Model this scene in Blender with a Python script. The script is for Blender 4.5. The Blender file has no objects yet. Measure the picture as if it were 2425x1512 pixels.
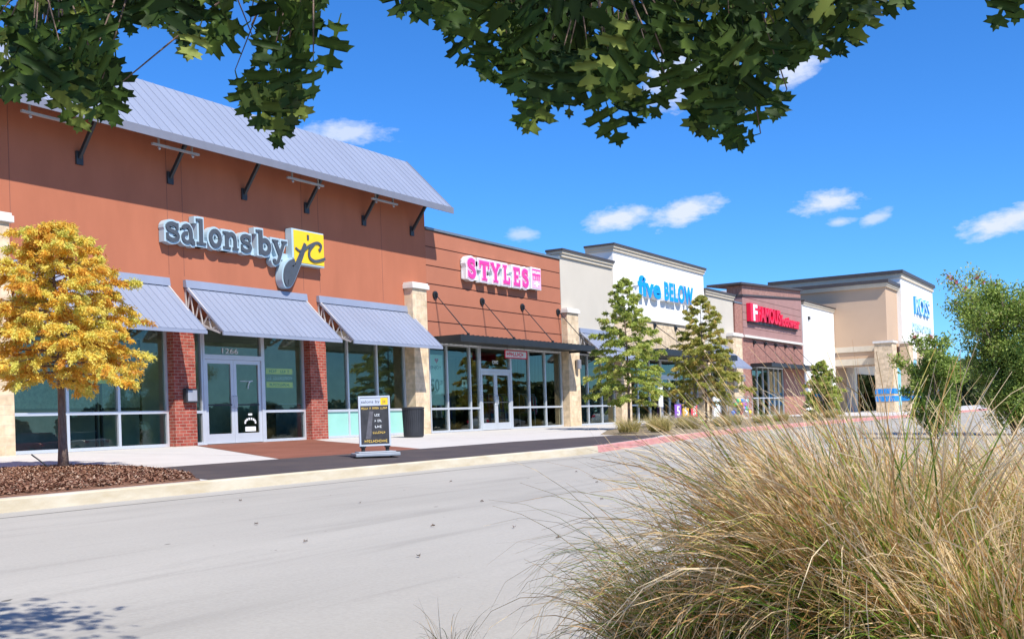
import bpy, math, random
import numpy as np
from mathutils import Vector, Matrix
random.seed(7); RNG=np.random.default_rng(7)
SC=bpy.context.scene; COL=SC.collection
# ------------------------------------------------ camera, sky, sun, exposure
# world: the shop fronts lie in the plane x=0 and run along +y, shop floor is z=0, the street side is +x
EYE=Vector((20.65,0,0.42)); YAW=0.5395398677947094; PITCH=0.010; ROLL=0.034
cd=bpy.data.cameras.new('camera'); cam=bpy.data.objects.new('camera',cd); COL.objects.link(cam); SC.camera=cam
fw=Vector((-math.sin(YAW)*math.cos(PITCH),math.cos(YAW)*math.cos(PITCH),math.sin(PITCH)))
rt=Vector((math.cos(YAW),math.sin(YAW),0)); up=rt.cross(fw)
up2=up*math.cos(ROLL)+rt*math.sin(ROLL); rt2=rt*math.cos(ROLL)-up*math.sin(ROLL)
cam.matrix_world=Matrix(((rt2.x,up2.x,-fw.x,EYE.x),(rt2.y,up2.y,-fw.y,EYE.y),(rt2.z,up2.z,-fw.z,EYE.z),(0,0,0,1)))
cd.sensor_width=36; cd.sensor_fit='HORIZONTAL'; cd.lens=36*2560/2424
cd.shift_y=(962.5-755.9)/2424; cd.clip_start=0.05; cd.clip_end=6000
SUN=Vector((1,-0.42,1.31)).normalized()
EL=math.asin(SUN.z); 
W=bpy.data.worlds.new('World'); SC.world=W; W.use_nodes=True
wt=W.node_tree; wt.nodes.clear(); WN=wt.nodes.new; WL=wt.links.new
wo=WN('ShaderNodeOutputWorld'); bg=WN('ShaderNodeBackground'); sky=WN('ShaderNodeTexSky'); sky.sky_type='NISHITA'
sky.sun_disc=False; sky.sun_elevation=EL; sky.sun_rotation=math.atan2(SUN.x,SUN.y); sky.air_density=1.0; sky.dust_density=0.0; sky.ozone_density=4.0; sky.altitude=300
bg.inputs['Strength'].default_value=0.062
hs=WN('ShaderNodeHueSaturation'); hs.inputs['Saturation'].default_value=1.04; hs.inputs['Value'].default_value=1.03; tn=WN('ShaderNodeMixRGB'); tn.blend_type='MULTIPLY'; tn.inputs[0].default_value=1; tn.inputs[2].default_value=(.60,1.10,1.72,1); WL(sky.outputs[0],tn.inputs[1]); WL(tn.outputs[0],hs.inputs['Color'])
def wm(op,a,b=None,c=None,clamp=False):
    n=WN('ShaderNodeMath'); n.operation=op; n.use_clamp=clamp
    for i,v in enumerate((a,b,c)):
        if v is None: continue
        if isinstance(v,(int,float)): n.inputs[i].default_value=v
        else: WL(v,n.inputs[i])
    return n.outputs[0]
tc=WN('ShaderNodeTexCoord'); sx=WN('ShaderNodeSeparateXYZ'); WL(tc.outputs['Generated'],sx.inputs[0])
AZ=wm('ARCTAN2',sx.outputs[0],sx.outputs[1]); ELV=wm('ARCSINE',sx.outputs[2])
cv=WN('ShaderNodeCombineXYZ'); WL(AZ,cv.inputs[0]); WL(wm('MULTIPLY',ELV,2.2),cv.inputs[1])
n1=WN('ShaderNodeTexNoise'); n1.inputs['Scale'].default_value=62; n1.inputs['Detail'].default_value=9; n1.inputs['Roughness'].default_value=0.62; WL(cv.outputs[0],n1.inputs['Vector'])
n2=WN('ShaderNodeTexNoise'); n2.inputs['Scale'].default_value=22; n2.inputs['Detail'].default_value=4; WL(cv.outputs[0],n2.inputs['Vector'])
NZ=wm('ADD',wm('MULTIPLY',wm('SUBTRACT',n1.outputs[0],0.5),2.6),wm('MULTIPLY',wm('SUBTRACT',n2.outputs[0],0.5),1.6))
CLOUDS=[(-0.6853,0.2600,0.0385,0.0100,.8,0),(-0.4370,0.1777,0.0308,0.0094,1,.16),(-0.3734,0.1809,0.0321,0.0105,1,.22),(-0.5251,0.1675,0.0137,0.0053,.6,0),
(-0.2490,0.1789,0.0249,0.0094,1,0.05),(-0.2389,0.1617,0.0114,0.0040,.7,0),(-0.2105,0.1618,0.0115,0.0054,.7,.3),(-0.1050,0.1500,0.0340,0.0095,1,.22),
(-0.3748,0.2978,0.0322,0.0228,1,.2),(-0.2701,0.2950,0.0199,0.0138,.9,.3),(-1.6,.3,.10,.03,1,0),(0.5,.22,.12,.02,1,0),(1.3,.3,.14,.03,1,0),(1.9,.2,.12,.02,1,0),(2.5,.35,.10,.03,1,0)]
M=None
for a,e,wa,we,s,sl in CLOUDS:
    da=wm('SUBTRACT',AZ,a); de=wm('SUBTRACT',ELV,e); de=wm('SUBTRACT',de,wm('MULTIPLY',da,sl))
    dd=wm('POWER',wm('ADD',wm('POWER',wm('DIVIDE',da,wa*1.12),2.0),wm('POWER',wm('DIVIDE',de,we*1.15),2.0)),0.5)
    v=wm('SUBTRACT',1.12,dd); v=wm('ADD',v,wm('MULTIPLY',NZ,0.62)); v=wm('MULTIPLY',v,1.25,clamp=True); v=wm('MULTIPLY',v,s*0.93)
    # keep the clump local
    v=wm('MULTIPLY',v,wm('MULTIPLY',wm('SUBTRACT',1.75,dd),2.0,clamp=True))
    M=v if M is None else wm('MAXIMUM',M,v)
mx=WN('ShaderNodeMixRGB'); WL(M,mx.inputs[0]); WL(hs.outputs[0],mx.inputs[1])
mx.inputs[2].default_value=(7.6,8.2,9.6,1)
WL(mx.outputs[0],bg.inputs['Color']); WL(bg.outputs[0],wo.inputs[0])
sd=bpy.data.lights.new('sun','SUN'); sd.energy=3.9; sd.angle=math.radians(0.53); sd.color=(1,.955,.88)
so=bpy.data.objects.new('sun',sd); COL.objects.link(so); so.rotation_euler=SUN.to_track_quat('Z','Y').to_euler(); so.location=(30,-20,40)
SC.view_settings.view_transform='Standard'; SC.view_settings.look='None'; SC.view_settings.gamma=1; SC.view_settings.exposure=0.82
SC.render.engine='CYCLES'; SC.cycles.max_bounces=8; SC.cycles.transparent_max_bounces=16

# ------------------------------------------------ helpers
def tag(o,label=None,cat=None,group=None,kind=None):
    if label: o['label']=label
    if cat: o['category']=cat
    if group: o['group']=group
    if kind: o['kind']=kind
    return o
def empty(name,loc,label,cat,group=None,rz=0):
    o=bpy.data.objects.new(name,None); COL.objects.link(o); o.location=loc; o.rotation_euler=(0,0,rz); o.empty_display_size=.3
    return tag(o,label,cat,group)
def link(name,me,parent=None):
    o=bpy.data.objects.new(name,me); COL.objects.link(o)
    if parent is not None:
        o.parent=parent
    return o
def copy_tree(o,parent=None):
    c=o.copy(); COL.objects.link(c); c.parent=parent
    for ch in o.children: copy_tree(ch,c)
    return c
class MB:
    """collects faces in world coordinates; build() moves them into the parent's frame"""
    def __init__(s): s.v=[]; s.f=[]
    def add(s,vs,fs):
        n=len(s.v); s.v+= [tuple(p) for p in vs]; s.f+=[tuple(i+n for i in f) for f in fs]; return s
    def box(s,x0,x1,y0,y1,z0,z1):
        x0,x1=min(x0,x1),max(x0,x1); y0,y1=min(y0,y1),max(y0,y1); z0,z1=min(z0,z1),max(z0,z1)
        return s.add([(x0,y0,z0),(x1,y0,z0),(x1,y1,z0),(x0,y1,z0),(x0,y0,z1),(x1,y0,z1),(x1,y1,z1),(x0,y1,z1)],
          [(0,3,2,1),(4,5,6,7),(0,1,5,4),(1,2,6,5),(2,3,7,6),(3,0,4,7)])
    def prism(s,poly,y0,y1):   # polygon in xz (counter-clockwise seen from -y), swept along y
        n=len(poly); vs=[(x,y0,z) for x,z in poly]+[(x,y1,z) for x,z in poly]
        return s.add(vs,[tuple(range(n)),tuple(range(2*n-1,n-1,-1))]+[(i,i+n,(i+1)%n+n,(i+1)%n) for i in range(n)])
    def slab(s,poly,z0,z1):    # polygon in xy extruded in z (z may be callables of x)
        f0=z0 if callable(z0) else (lambda x,y:z0); f1=z1 if callable(z1) else (lambda x,y:z1)
        n=len(poly); vs=[(x,y,f0(x,y)) for x,y in poly]+[(x,y,f1(x,y)) for x,y in poly]
        return s.add(vs,[tuple(range(n-1,-1,-1)),tuple(range(n,2*n))]+[(i,(i+1)%n,(i+1)%n+n,i+n) for i in range(n)])
    def bar(s,a,b,w,h=None):
        h=h or w; a=Vector(a); b=Vector(b); d=(b-a).normalized()
        u=d.cross(Vector((0,0,1))); u=u.normalized() if u.length>1e-3 else Vector((1,0,0)); v=d.cross(u).normalized()
        vs=[p+u*su*w/2+v*sv*h/2 for p in (a,b) for su,sv in ((-1,-1),(1,-1),(1,1),(-1,1))]
        return s.add(vs,[(0,1,2,3),(7,6,5,4),(0,4,5,1),(1,5,6,2),(2,6,7,3),(3,7,4,0)])
    def tube(s,pts,rs,n=8):
        pts=[Vector(p) for p in pts]; rs=rs if hasattr(rs,'__len__') else [rs]*len(pts); base=len(s.v)
        for i,p in enumerate(pts):
            d=(pts[min(i+1,len(pts)-1)]-pts[max(i-1,0)]).normalized()
            u=d.cross(Vector((.13,.07,1))) if abs(d.z)<.95 else d.cross(Vector((0,1,.05))); u.normalize(); v=d.cross(u)
            for k in range(n):
                a=2*math.pi*k/n; s.v.append(tuple(p+(u*math.cos(a)+v*math.sin(a))*rs[i]))
        for i in range(len(pts)-1):
            for k in range(n):
                a=base+i*n+k; b=base+i*n+(k+1)%n; s.f.append((a,b,b+n,a+n))
        s.f.append(tuple(base+k for k in range(n-1,-1,-1))); s.f.append(tuple(base+(len(pts)-1)*n+k for k in range(n)))
        return s
    def lathe(s,c,prof,n=28):
        b=len(s.v)
        for r,z in prof:
            for k in range(n): a=2*math.pi*k/n; s.v.append((c[0]+r*math.cos(a),c[1]+r*math.sin(a),c[2]+z))
        for i in range(len(prof)-1):
            for k in range(n): p=b+i*n+k; q=b+i*n+(k+1)%n; s.f.append((p,q,q+n,p+n))
        s.f.append(tuple(b+k for k in range(n-1,-1,-1))); s.f.append(tuple(b+(len(prof)-1)*n+k for k in range(n)))
        return s
    def build(s,name,m,parent=None,bevel=0,smooth=False):
        off=Vector((0,0,0)); q=parent
        inv=Matrix.Identity(4)
        if q is not None:
            chain=[]; 
            while q is not None: chain.append(q); q=q.parent
            wm_=Matrix.Identity(4)
            for q in reversed(chain): wm_=wm_@(Matrix.Translation(q.location)@q.rotation_euler.to_matrix().to_4x4())
            inv=wm_.inverted()
        me=bpy.data.meshes.new(name); me.from_pydata([tuple(inv@Vector(p)) for p in s.v],[],s.f); me.validate(); me.update()
        if smooth:
            for p in me.polygons: p.use_smooth=True
        me.materials.append(m); o=link(name,me,parent)
        if bevel:
            md=o.modifiers.new('bevel','BEVEL'); md.width=bevel; md.segments=2; md.limit_method='ANGLE'; md.angle_limit=math.radians(40)
        return o
def npmesh(name,V,F,mats,attrs=None,parent=None,offset=(0,0,0)):
    V=np.asarray(V,np.float32)-np.asarray(offset,np.float32); F=np.asarray(F,np.int32); k=F.shape[1]
    me=bpy.data.meshes.new(name); me.vertices.add(len(V)); me.vertices.foreach_set('co',V.ravel())
    me.loops.add(F.size); me.loops.foreach_set('vertex_index',F.ravel()); me.polygons.add(len(F))
    me.polygons.foreach_set('loop_start',np.arange(0,F.size,k,dtype=np.int32)); me.polygons.foreach_set('loop_total',np.full(len(F),k,np.int32))
    me.update(calc_edges=True)
    for an,vals in (attrs or {}).items():
        a=me.attributes.new(an,'FLOAT','POINT'); a.data.foreach_set('value',np.asarray(vals,np.float32))
    me.materials.append(mats); return link(name,me,parent)

# ------------------------------------------------ materials
def mat(name,col,rough=.7,metal=0,var=0.12,scale=3.0,bump=0,bscale=60,detail=6,spec=.4,col2=None,streak=None):
    m=bpy.data.materials.new(name); m.use_nodes=True; t=m.node_tree; b=t.nodes['Principled BSDF']
    b.inputs['Roughness'].default_value=rough; b.inputs['Metallic'].default_value=metal; b.inputs['Specular IOR Level'].default_value=spec
    g=t.nodes.new('ShaderNodeNewGeometry'); n=t.nodes.new('ShaderNodeTexNoise'); n.inputs['Scale'].default_value=scale; n.inputs['Detail'].default_value=detail; n.inputs['Roughness'].default_value=.6
    if streak:
        mp=t.nodes.new('ShaderNodeMapping'); mp.inputs['Scale'].default_value=streak; t.links.new(g.outputs['Position'],mp.inputs[0]); t.links.new(mp.outputs[0],n.inputs['Vector'])
    else: t.links.new(g.outputs['Position'],n.inputs['Vector'])
    r=t.nodes.new('ShaderNodeValToRGB'); r.color_ramp.elements[0].position=.3; r.color_ramp.elements[1].position=.72
    c2=col2 or tuple(min(1,c*(1+var)) for c in col); c1=tuple(c*(1-var) for c in col) if not col2 else col
    r.color_ramp.elements[0].color=(*c1,1); r.color_ramp.elements[1].color=(*c2,1)
    t.links.new(n.outputs[0],r.inputs[0]); t.links.new(r.outputs[0],b.inputs['Base Color'])
    if bump:
        n3=t.nodes.new('ShaderNodeTexNoise'); n3.inputs['Scale'].default_value=bscale; n3.inputs['Detail'].default_value=4; t.links.new(g.outputs['Position'],n3.inputs['Vector'])
        bp=t.nodes.new('ShaderNodeBump'); bp.inputs['Strength'].default_value=bump; bp.inputs['Distance'].default_value=.01; t.links.new(n3.outputs[0],bp.inputs['Height']); t.links.new(bp.outputs[0],b.inputs['Normal'])
    return m
def brickmat(name,c1,c2,mortar,bw,rh,ms=.01,noise=.3,offset=.5,bump=.6,bias=0):
    m=bpy.data.materials.new(name); m.use_nodes=True; t=m.node_tree; b=t.nodes['Principled BSDF']; b.inputs['Roughness'].default_value=.85; b.inputs['Specular IOR Level'].default_value=.2
    g=t.nodes.new('ShaderNodeNewGeometry'); s=t.nodes.new('ShaderNodeSeparateXYZ'); t.links.new(g.outputs['Position'],s.inputs[0])
    ad=t.nodes.new('ShaderNodeMath'); ad.operation='ADD'; t.links.new(s.outputs[0],ad.inputs[0]); t.links.new(s.outputs[1],ad.inputs[1])
    c=t.nodes.new('ShaderNodeCombineXYZ'); t.links.new(ad.outputs[0],c.inputs[0]); t.links.new(s.outputs[2],c.inputs[1])
    k=t.nodes.new('ShaderNodeTexBrick'); t.links.new(c.outputs[0],k.inputs['Vector']); k.inputs['Scale'].default_value=1; k.inputs['Brick Width'].default_value=bw; k.inputs['Row Height'].default_value=rh; k.inputs['Mortar Size'].default_value=ms; k.inputs['Mortar Smooth'].default_value=.3; k.inputs['Bias'].default_value=bias
    k.offset=offset; k.inputs['Color1'].default_value=(*c1,1); k.inputs['Color2'].default_value=(*c2,1); k.inputs['Mortar'].default_value=(*mortar,1)
    n=t.nodes.new('ShaderNodeTexNoise'); n.inputs['Scale'].default_value=5; n.inputs['Detail'].default_value=8; t.links.new(g.outputs['Position'],n.inputs['Vector'])
    mr=t.nodes.new('ShaderNodeMapRange'); mr.inputs['To Min'].default_value=1-noise; mr.inputs['To Max'].default_value=1+noise; mr.inputs['From Min'].default_value=.3; mr.inputs['From Max'].default_value=.7; t.links.new(n.outputs[0],mr.inputs[0])
    mu=t.nodes.new('ShaderNodeVectorMath'); mu.operation='SCALE'; t.links.new(k.outputs['Color'],mu.inputs[0]); t.links.new(mr.outputs[0],mu.inputs['Scale']); t.links.new(mu.outputs[0],b.inputs['Base Color'])
    bp=t.nodes.new('ShaderNodeBump'); bp.invert=True; bp.inputs['Strength'].default_value=bump; bp.inputs['Distance'].default_value=.008; t.links.new(k.outputs['Fac'],bp.inputs['Height']); t.links.new(bp.outputs[0],b.inputs['Normal'])
    return m
def glassmat(name,tint,refl=.12,rough=0.0):
    m=bpy.data.materials.new(name); m.use_nodes=True; t=m.node_tree; t.nodes.clear()
    o=t.nodes.new('ShaderNodeOutputMaterial'); mxs=t.nodes.new('ShaderNodeMixShader'); tr=t.nodes.new('ShaderNodeBsdfTransparent'); gl=t.nodes.new('ShaderNodeBsdfGlossy')
    tr.inputs[0].default_value=(*tint,1); gl.inputs['Roughness'].default_value=rough; gl.inputs[0].default_value=(.80,.84,.70,1)
    lw=t.nodes.new('ShaderNodeFresnel'); lw.inputs['IOR'].default_value=1.52
    a=t.nodes.new('ShaderNodeMath'); a.operation='MULTIPLY_ADD'; a.use_clamp=True; a.inputs[1].default_value=1.3; a.inputs[2].default_value=refl; t.links.new(lw.outputs[0],a.inputs[0])
    g=t.nodes.new('ShaderNodeNewGeometry'); n=t.nodes.new('ShaderNodeTexNoise'); n.inputs['Scale'].default_value=.5; t.links.new(g.outputs['Position'],n.inputs['Vector'])
    bp=t.nodes.new('ShaderNodeBump'); bp.inputs['Strength'].default_value=.12; bp.inputs['Distance'].default_value=.02; t.links.new(n.outputs[0],bp.inputs['Height']); t.links.new(bp.outputs[0],gl.inputs['Normal'])
    t.links.new(a.outputs[0],mxs.inputs[0]); t.links.new(tr.outputs[0],mxs.inputs[1]); t.links.new(gl.outputs[0],mxs.inputs[2]); t.links.new(mxs.outputs[0],o.inputs[0])
    return m
def leafmat(name,stops,trans=.35,attr='tint',rough=.5,spec=.3):
    m=bpy.data.materials.new(name); m.use_nodes=True; t=m.node_tree; t.nodes.clear()
    o=t.nodes.new('ShaderNodeOutputMaterial'); b=t.nodes.new('ShaderNodeBsdfPrincipled'); b.inputs['Roughness'].default_value=rough; b.inputs['Specular IOR Level'].default_value=spec
    a=t.nodes.new('ShaderNodeAttribute'); a.attribute_name=attr; r=t.nodes.new('ShaderNodeValToRGB')
    e=r.color_ramp.elements
    while len(e)<len(stops): e.new(.5)
    for i,(p,c) in enumerate(stops): e[i].position=p; e[i].color=(*c,1)
    t.links.new(a.outputs['Fac'],r.inputs[0]); t.links.new(r.outputs[0],b.inputs['Base Color'])
    tl=t.nodes.new('ShaderNodeBsdfTranslucent'); t.links.new(r.outputs[0],tl.inputs[0]); mxs=t.nodes.new('ShaderNodeMixShader'); mxs.inputs[0].default_value=trans
    t.links.new(b.outputs[0],mxs.inputs[1]); t.links.new(tl.outputs[0],mxs.inputs[2]); t.links.new(mxs.outputs[0],o.inputs[0]); return m
TERRA=mat('terracotta_stucco',(.405,.142,.079),.9,var=.09,scale=1.1,bump=.35,bscale=70,spec=.15,streak=(1,1.0,.35),detail=9)
TERRA2=mat('terracotta_panel',(.40,.150,.088),.85,var=.06,scale=.8,bump=.15,bscale=60,spec=.2)
GROOVE=mat('dark_groove',(.12,.05,.035),.9)
JOINT=mat('control_joint',(.26,.10,.065),.9)
TAN=mat('beige_stucco',(.53,.48,.40),.9,var=.05,scale=.5,bump=.2,bscale=80,spec=.15)
TAN3=mat('taupe_stucco',(.53,.375,.255),.9,var=.05,scale=.3,bump=.2,bscale=80,spec=.15)
WHITE=mat('white_stucco',(.78,.76,.72),.85,var=.04,scale=.4,bump=.15,bscale=80,spec=.2)
CREAM=mat('cream_trim',(.60,.52,.40),.8,var=.06)
DCAP=mat('dark_coping',(.085,.07,.065),.5,metal=.3,var=.1)
GCAP=mat('grey_coping',(.22,.25,.27),.45,metal=.5,var=.08)
ROOF=mat('galvalume_roof',(.27,.30,.38),.5,metal=.15,var=.06,scale=.8,spec=.5,streak=(.5,2.2,.5))
RFASC=mat('galvalume_fascia',(.27,.26,.28),.4,metal=.4,var=.06)
SOFF=mat('soffit',(.20,.17,.16),.8)
STEEL=mat('dark_steel',(.05,.055,.06),.5,metal=.4)
TRUSS=mat('truss_steel',(.55,.52,.50),.5,metal=.2)
BLACK=mat('black_canopy_metal',(.030,.033,.036),.45,metal=.3)
ALU=mat('anodized_aluminium',(.62,.645,.68),.38,metal=.45,var=.04,spec=.5)
BRICK=brickmat('red_brick',(.26,.045,.032),(.36,.09,.06),(.34,.22,.17),.215,.0775,.009,.25)
BRICK2=brickmat('pink_brick',(.30,.12,.09),(.36,.16,.12),(.40,.28,.23),.24,.08,.008,.15)
BRICK3=brickmat('soldier_brick',(.27,.13,.105),(.33,.17,.14),(.40,.28,.24),.09,.5,.01,.15,offset=0)
STONE=brickmat('cream_stone',(.70,.54,.36),(.55,.42,.27),(.58,.48,.36),.46,.205,.006,.22,bump=.5)
CAP=mat('cast_stone',(.66,.62,.56),.8,var=.08,scale=4,bump=.2)
GLASS=glassmat('storefront_glass',(.80,.90,.82),.055)
GLASS2=glassmat('dark_storefront_glass',(.74,.84,.78),.08)
AQUA=mat('aqua_spandrel',(.28,.55,.47),.25,var=.04,spec=.5)
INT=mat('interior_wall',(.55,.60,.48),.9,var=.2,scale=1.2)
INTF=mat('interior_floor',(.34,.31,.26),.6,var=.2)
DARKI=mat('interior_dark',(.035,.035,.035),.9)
CONC=mat('pale_sidewalk',(.52,.49,.455),.85,var=.05,scale=1.3,bump=.2,bscale=150,spec=.2)
RUST=mat('rust_stained_concrete',(.17,.06,.035),.7,col2=(.27,.105,.065),scale=1.1,bump=.2,bscale=60,streak=(1.5,.5,1),spec=.3)
DSTAIN=mat('charcoal_stained_concrete',(.055,.046,.047),.75,col2=(.088,.070,.064),scale=1.5,bump=.2,spec=.3)
KERB=mat('kerb_concrete',(.46,.38,.25),.9,col2=(.60,.54,.42),scale=2.5,bump=.3,bscale=40,streak=(2,.6,2))
REDK=mat('red_kerb_paint',(.50,.20,.18),.8,col2=(.60,.30,.27),scale=3,streak=(2,1,2))
LEDG=mat('grey_letter_face',(.065,.075,.09),.45,var=.08,scale=8)
LEDR=mat('pale_letter_return',(.42,.55,.62),.4,metal=.1,var=.04)
YEL=mat('sign_yellow',(.86,.54,.015),.4,var=.03)
PINK=mat('sign_pink',(.86,.045,.30),.4,var=.03); PINKB=mat('sign_pink_edge',(.80,.42,.58),.5,var=.03)
SWHITE=mat('sign_white',(.78,.80,.80),.45,var=.03)
BLUE=mat('sign_blue',(.004,.30,.86),.4,var=.03); RED=mat('sign_red',(.72,.008,.05),.4,var=.03)
PALEB=mat('pale_blue_face',(.52,.72,.88),.5,var=.03); RBLUE=mat('ross_blue',(.06,.34,.70),.5,var=.03)
TRASH=mat('trash_can_black',(.035,.037,.042),.55,metal=.2,var=.15)
RUB=mat('black_rubber',(.02,.02,.02),.8)
def roadmat():
    m=bpy.data.materials.new('road_concrete'); m.use_nodes=True; t=m.node_tree; b=t.nodes['Principled BSDF']; b.inputs['Roughness'].default_value=.85; b.inputs['Specular IOR Level'].default_value=.25
    g=t.nodes.new('ShaderNodeNewGeometry')
    def noise(sc,det,scale3=(1,1,1),ro=.6):
        mp=t.nodes.new('ShaderNodeMapping'); mp.inputs['Scale'].default_value=scale3; t.links.new(g.outputs['Position'],mp.inputs[0])
        n=t.nodes.new('ShaderNodeTexNoise'); n.inputs['Scale'].default_value=sc; n.inputs['Detail'].default_value=det; n.inputs['Roughness'].default_value=ro; t.links.new(mp.outputs[0],n.inputs['Vector']); return n.outputs[0]
    def ramp(v,stops):
        r=t.nodes.new('ShaderNodeValToRGB'); e=r.color_ramp.elements
        while len(e)<len(stops): e.new(.5)
        for i,(p,c) in enumerate(stops): e[i].position=p; e[i].color=(c,c,c,1)
        t.links.new(v,r.inputs[0]); return r.outputs[0]
    def mul(a,b_):
        n=t.nodes.new('ShaderNodeMixRGB'); n.blend_type='MULTIPLY'; n.inputs[0].default_value=1; t.links.new(a,n.inputs[1]); t.links.new(b_,n.inputs[2]); return n.outputs[0]
    base=t.nodes.new('ShaderNodeRGB'); base.outputs[0].default_value=(.385,.360,.312,1)
    c=mul(base.outputs[0],ramp(noise(.35,6,(1,.35,1)),[(.3,.86),(.7,1.06)]))
    c=mul(c,ramp(noise(1.1,8,(3,.22,1)),[(.28,.84),(.46,1.0),(.8,1.03)]))     # tyre-worn streaks along the lane
    c=mul(c,ramp(noise(45,6),[(.3,.92),(.7,1.06)]))
    c=mul(c,ramp(noise(9,2,(1,.7,1),.3),[(.20,.35),(.215,1.0)]))             # small dark spots
    # sawn joints
    sp=t.nodes.new('ShaderNodeSeparateXYZ'); t.links.new(g.outputs['Position'],sp.inputs[0])
    def joint(o,step,w):
        a=t.nodes.new('ShaderNodeMath'); a.operation='PINGPONG'; a.inputs[1].default_value=step/2; t.links.new(o,a.inputs[0])
        l=t.nodes.new('ShaderNodeMath'); l.operation='LESS_THAN'; l.inputs[1].default_value=w; t.links.new(a.outputs[0],l.inputs[0])
        mr=t.nodes.new('ShaderNodeMapRange'); mr.inputs['To Min'].default_value=1; mr.inputs['To Max'].default_value=.80; t.links.new(l.outputs[0],mr.inputs[0]); return mr.outputs[0]
    def scale(c,f):
        n=t.nodes.new('ShaderNodeVectorMath'); n.operation='SCALE'; t.links.new(c,n.inputs[0]); t.links.new(f,n.inputs['Scale']); return n.outputs[0]
    c=scale(c,joint(sp.outputs[0],9.1,.006)); c=scale(c,joint(sp.outputs[1],11.4,.008))
    t.links.new(c,b.inputs['Base Color'])
    n3=t.nodes.new('ShaderNodeTexNoise'); n3.inputs['Scale'].default_value=120; t.links.new(g.outputs['Position'],n3.inputs['Vector'])
    bp=t.nodes.new('ShaderNodeBump'); bp.inputs['Strength'].default_value=.25; bp.inputs['Distance'].default_value=.004; t.links.new(n3.outputs[0],bp.inputs['Height']); t.links.new(bp.outputs[0],b.inputs['Normal'])
    return m
ROAD=roadmat()
# ------------------------------------------------ ground
def zside(x,y=0): return -.025*max(x,0)
KZ=-.026*10.2
def zroad(x,y=0):
    return -.40-.021*(min(x,60)-10.2)
def kerb_x(y):
    P=[(-60,10.22),(17.5,10.2),(19.3,10.35),(21,10.2),(23,9.9),(26.5,9.35),(30.5,8.85),(36.5,8.2),(45,7.9),(60,7.8),(200,7.8)]
    for (a,xa),(b,xb) in zip(P,P[1:]):
        if a<=y<=b: return xa+(xb-xa)*(y-a)/(b-a)
    return P[-1][1]
# road & parking lot: one sheet reaching the horizon (drains away from the shops)
xs=[-300,-40,0,6,10,14,20,30,45,60,120,300,900,2500]; ys=[-2500,-600,-100,-20,0,20,60,120,300,900,2500]
V=[(x,y,(zroad(max(x,7.0)) if x>=6 else -.45)) for x in xs for y in ys]; ny=len(ys)
F=[(i*ny+j,(i+1)*ny+j,(i+1)*ny+j+1,i*ny+j+1) for i in range(len(xs)-1) for j in range(ny-1)]
m=MB(); m.v=V; m.f=F; tag(m.build('road',ROAD),kind='structure')
# sidewalk body
ysam=[-60,-20,0,6,10,14,17.5,18.4,19.3,20.2,21,22,23,24.5,26.5,28.5,30.5,33,36.5,40,45,60,90,200]
m=MB()
for a,b in zip(ysam,ysam[1:]):
    xa,xb=kerb_x(a)-.15,kerb_x(b)-.15
    for u0,u1 in ((0,.5),(.5,1)):
        p=[(xa*u0-.25*(u0==0),a),(xa*u1,a),(xb*u1,b),(xb*u0-.25*(u0==0),b)]
        m.add([(x,y,zside(x)) for x,y in p],[(0,1,2,3)])
tag(m.build('sidewalk',CONC),kind='structure')
# scored joints of the walk
m=MB()
for y in np.arange(-20,60,3.05):
    m.box(.3,4.9,y,y+.012,-.02,-.02)
# kerb
def kerb(name,y0,y1,mt):
    m=MB(); ys_=[y for y in ysam if y0<y<y1]; ys_=[y0]+ys_+[y1]
    prof=[(-.15,-.5),(0.02,-.5),(0.0,-.012),(-.015,.004),(-.15,.004)]
    n=len(prof); st=len(m.v)
    for y in ys_:
        k=kerb_x(y)
        for dx,dz in prof: m.v.append((k+dx,y,zside(k)+dz if dz>-.4 else dz-.1))
    for i in range(len(ys_)-1):
        for j in range(n): a=i*n+j; b=i*n+(j+1)%n; m.f.append((b,a,a+n,b+n))
    return tag(m.build(name,mt),kind='structure')
kerb('kerb',-60,21,KERB); kerb('fire_lane_kerb',21,200,REDK)
# gutter strip, slightly warmer concrete
m=MB()
for a,b in zip(ysam,ysam[1:]):
    ka,kb=kerb_x(a),kerb_x(b); m.add([(ka,a,zroad(ka)+.004),(ka+.5,a,zroad(ka+.5)+.004),(kb+.5,b,zroad(kb+.5)+.004),(kb,b,zroad(kb)+.004)],[(0,1,2,3)])
tag(m.build('gutter',mat('gutter_concrete',(.36,.33,.27),.9,col2=(.40,.375,.33),scale=1.5,streak=(3,.5,1),bump=.2)),kind='structure')
def patch(name,poly,mt,dz=.004):
    # fan patch following the walk's slope
    m=MB(); m.add([(x,y,zside(x)+dz) for x,y in poly],[tuple(range(len(poly)))]); return tag(m.build(name,mt),kind='structure')
patch('rust_entrance_pad',[(.12,18.99),(7.12,14.45),(7.12,18.75),(5.6,19.75),(1.56,22.2),(.12,23.3)],RUST)
patch('charcoal_band',[(7.12,11.0),(10.04,10.0),(10.04,19.0),(10.0,21.2),(9.7,23),(9.1,26.6),(8.5,28.6),(7.3,28.0),(6.95,22.9),(7.12,18.75),(7.12,14.45)],DSTAIN)
SJ=mat('scored_joint',(.22,.20,.18),.9)
for y_ in (12.2,15.3,25.0,27.6,30.2,32.8,35.4,38.0): patch('scored_joint',[(.2,y_),(min(6.9,7.1),y_),(6.9,y_+.018),(.2,y_+.018)],SJ,.0015)
patch('scored_joint',[(3.4,24.2),(3.418,24.2),(3.418,40),(3.4,40)],SJ,.0025)
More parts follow.
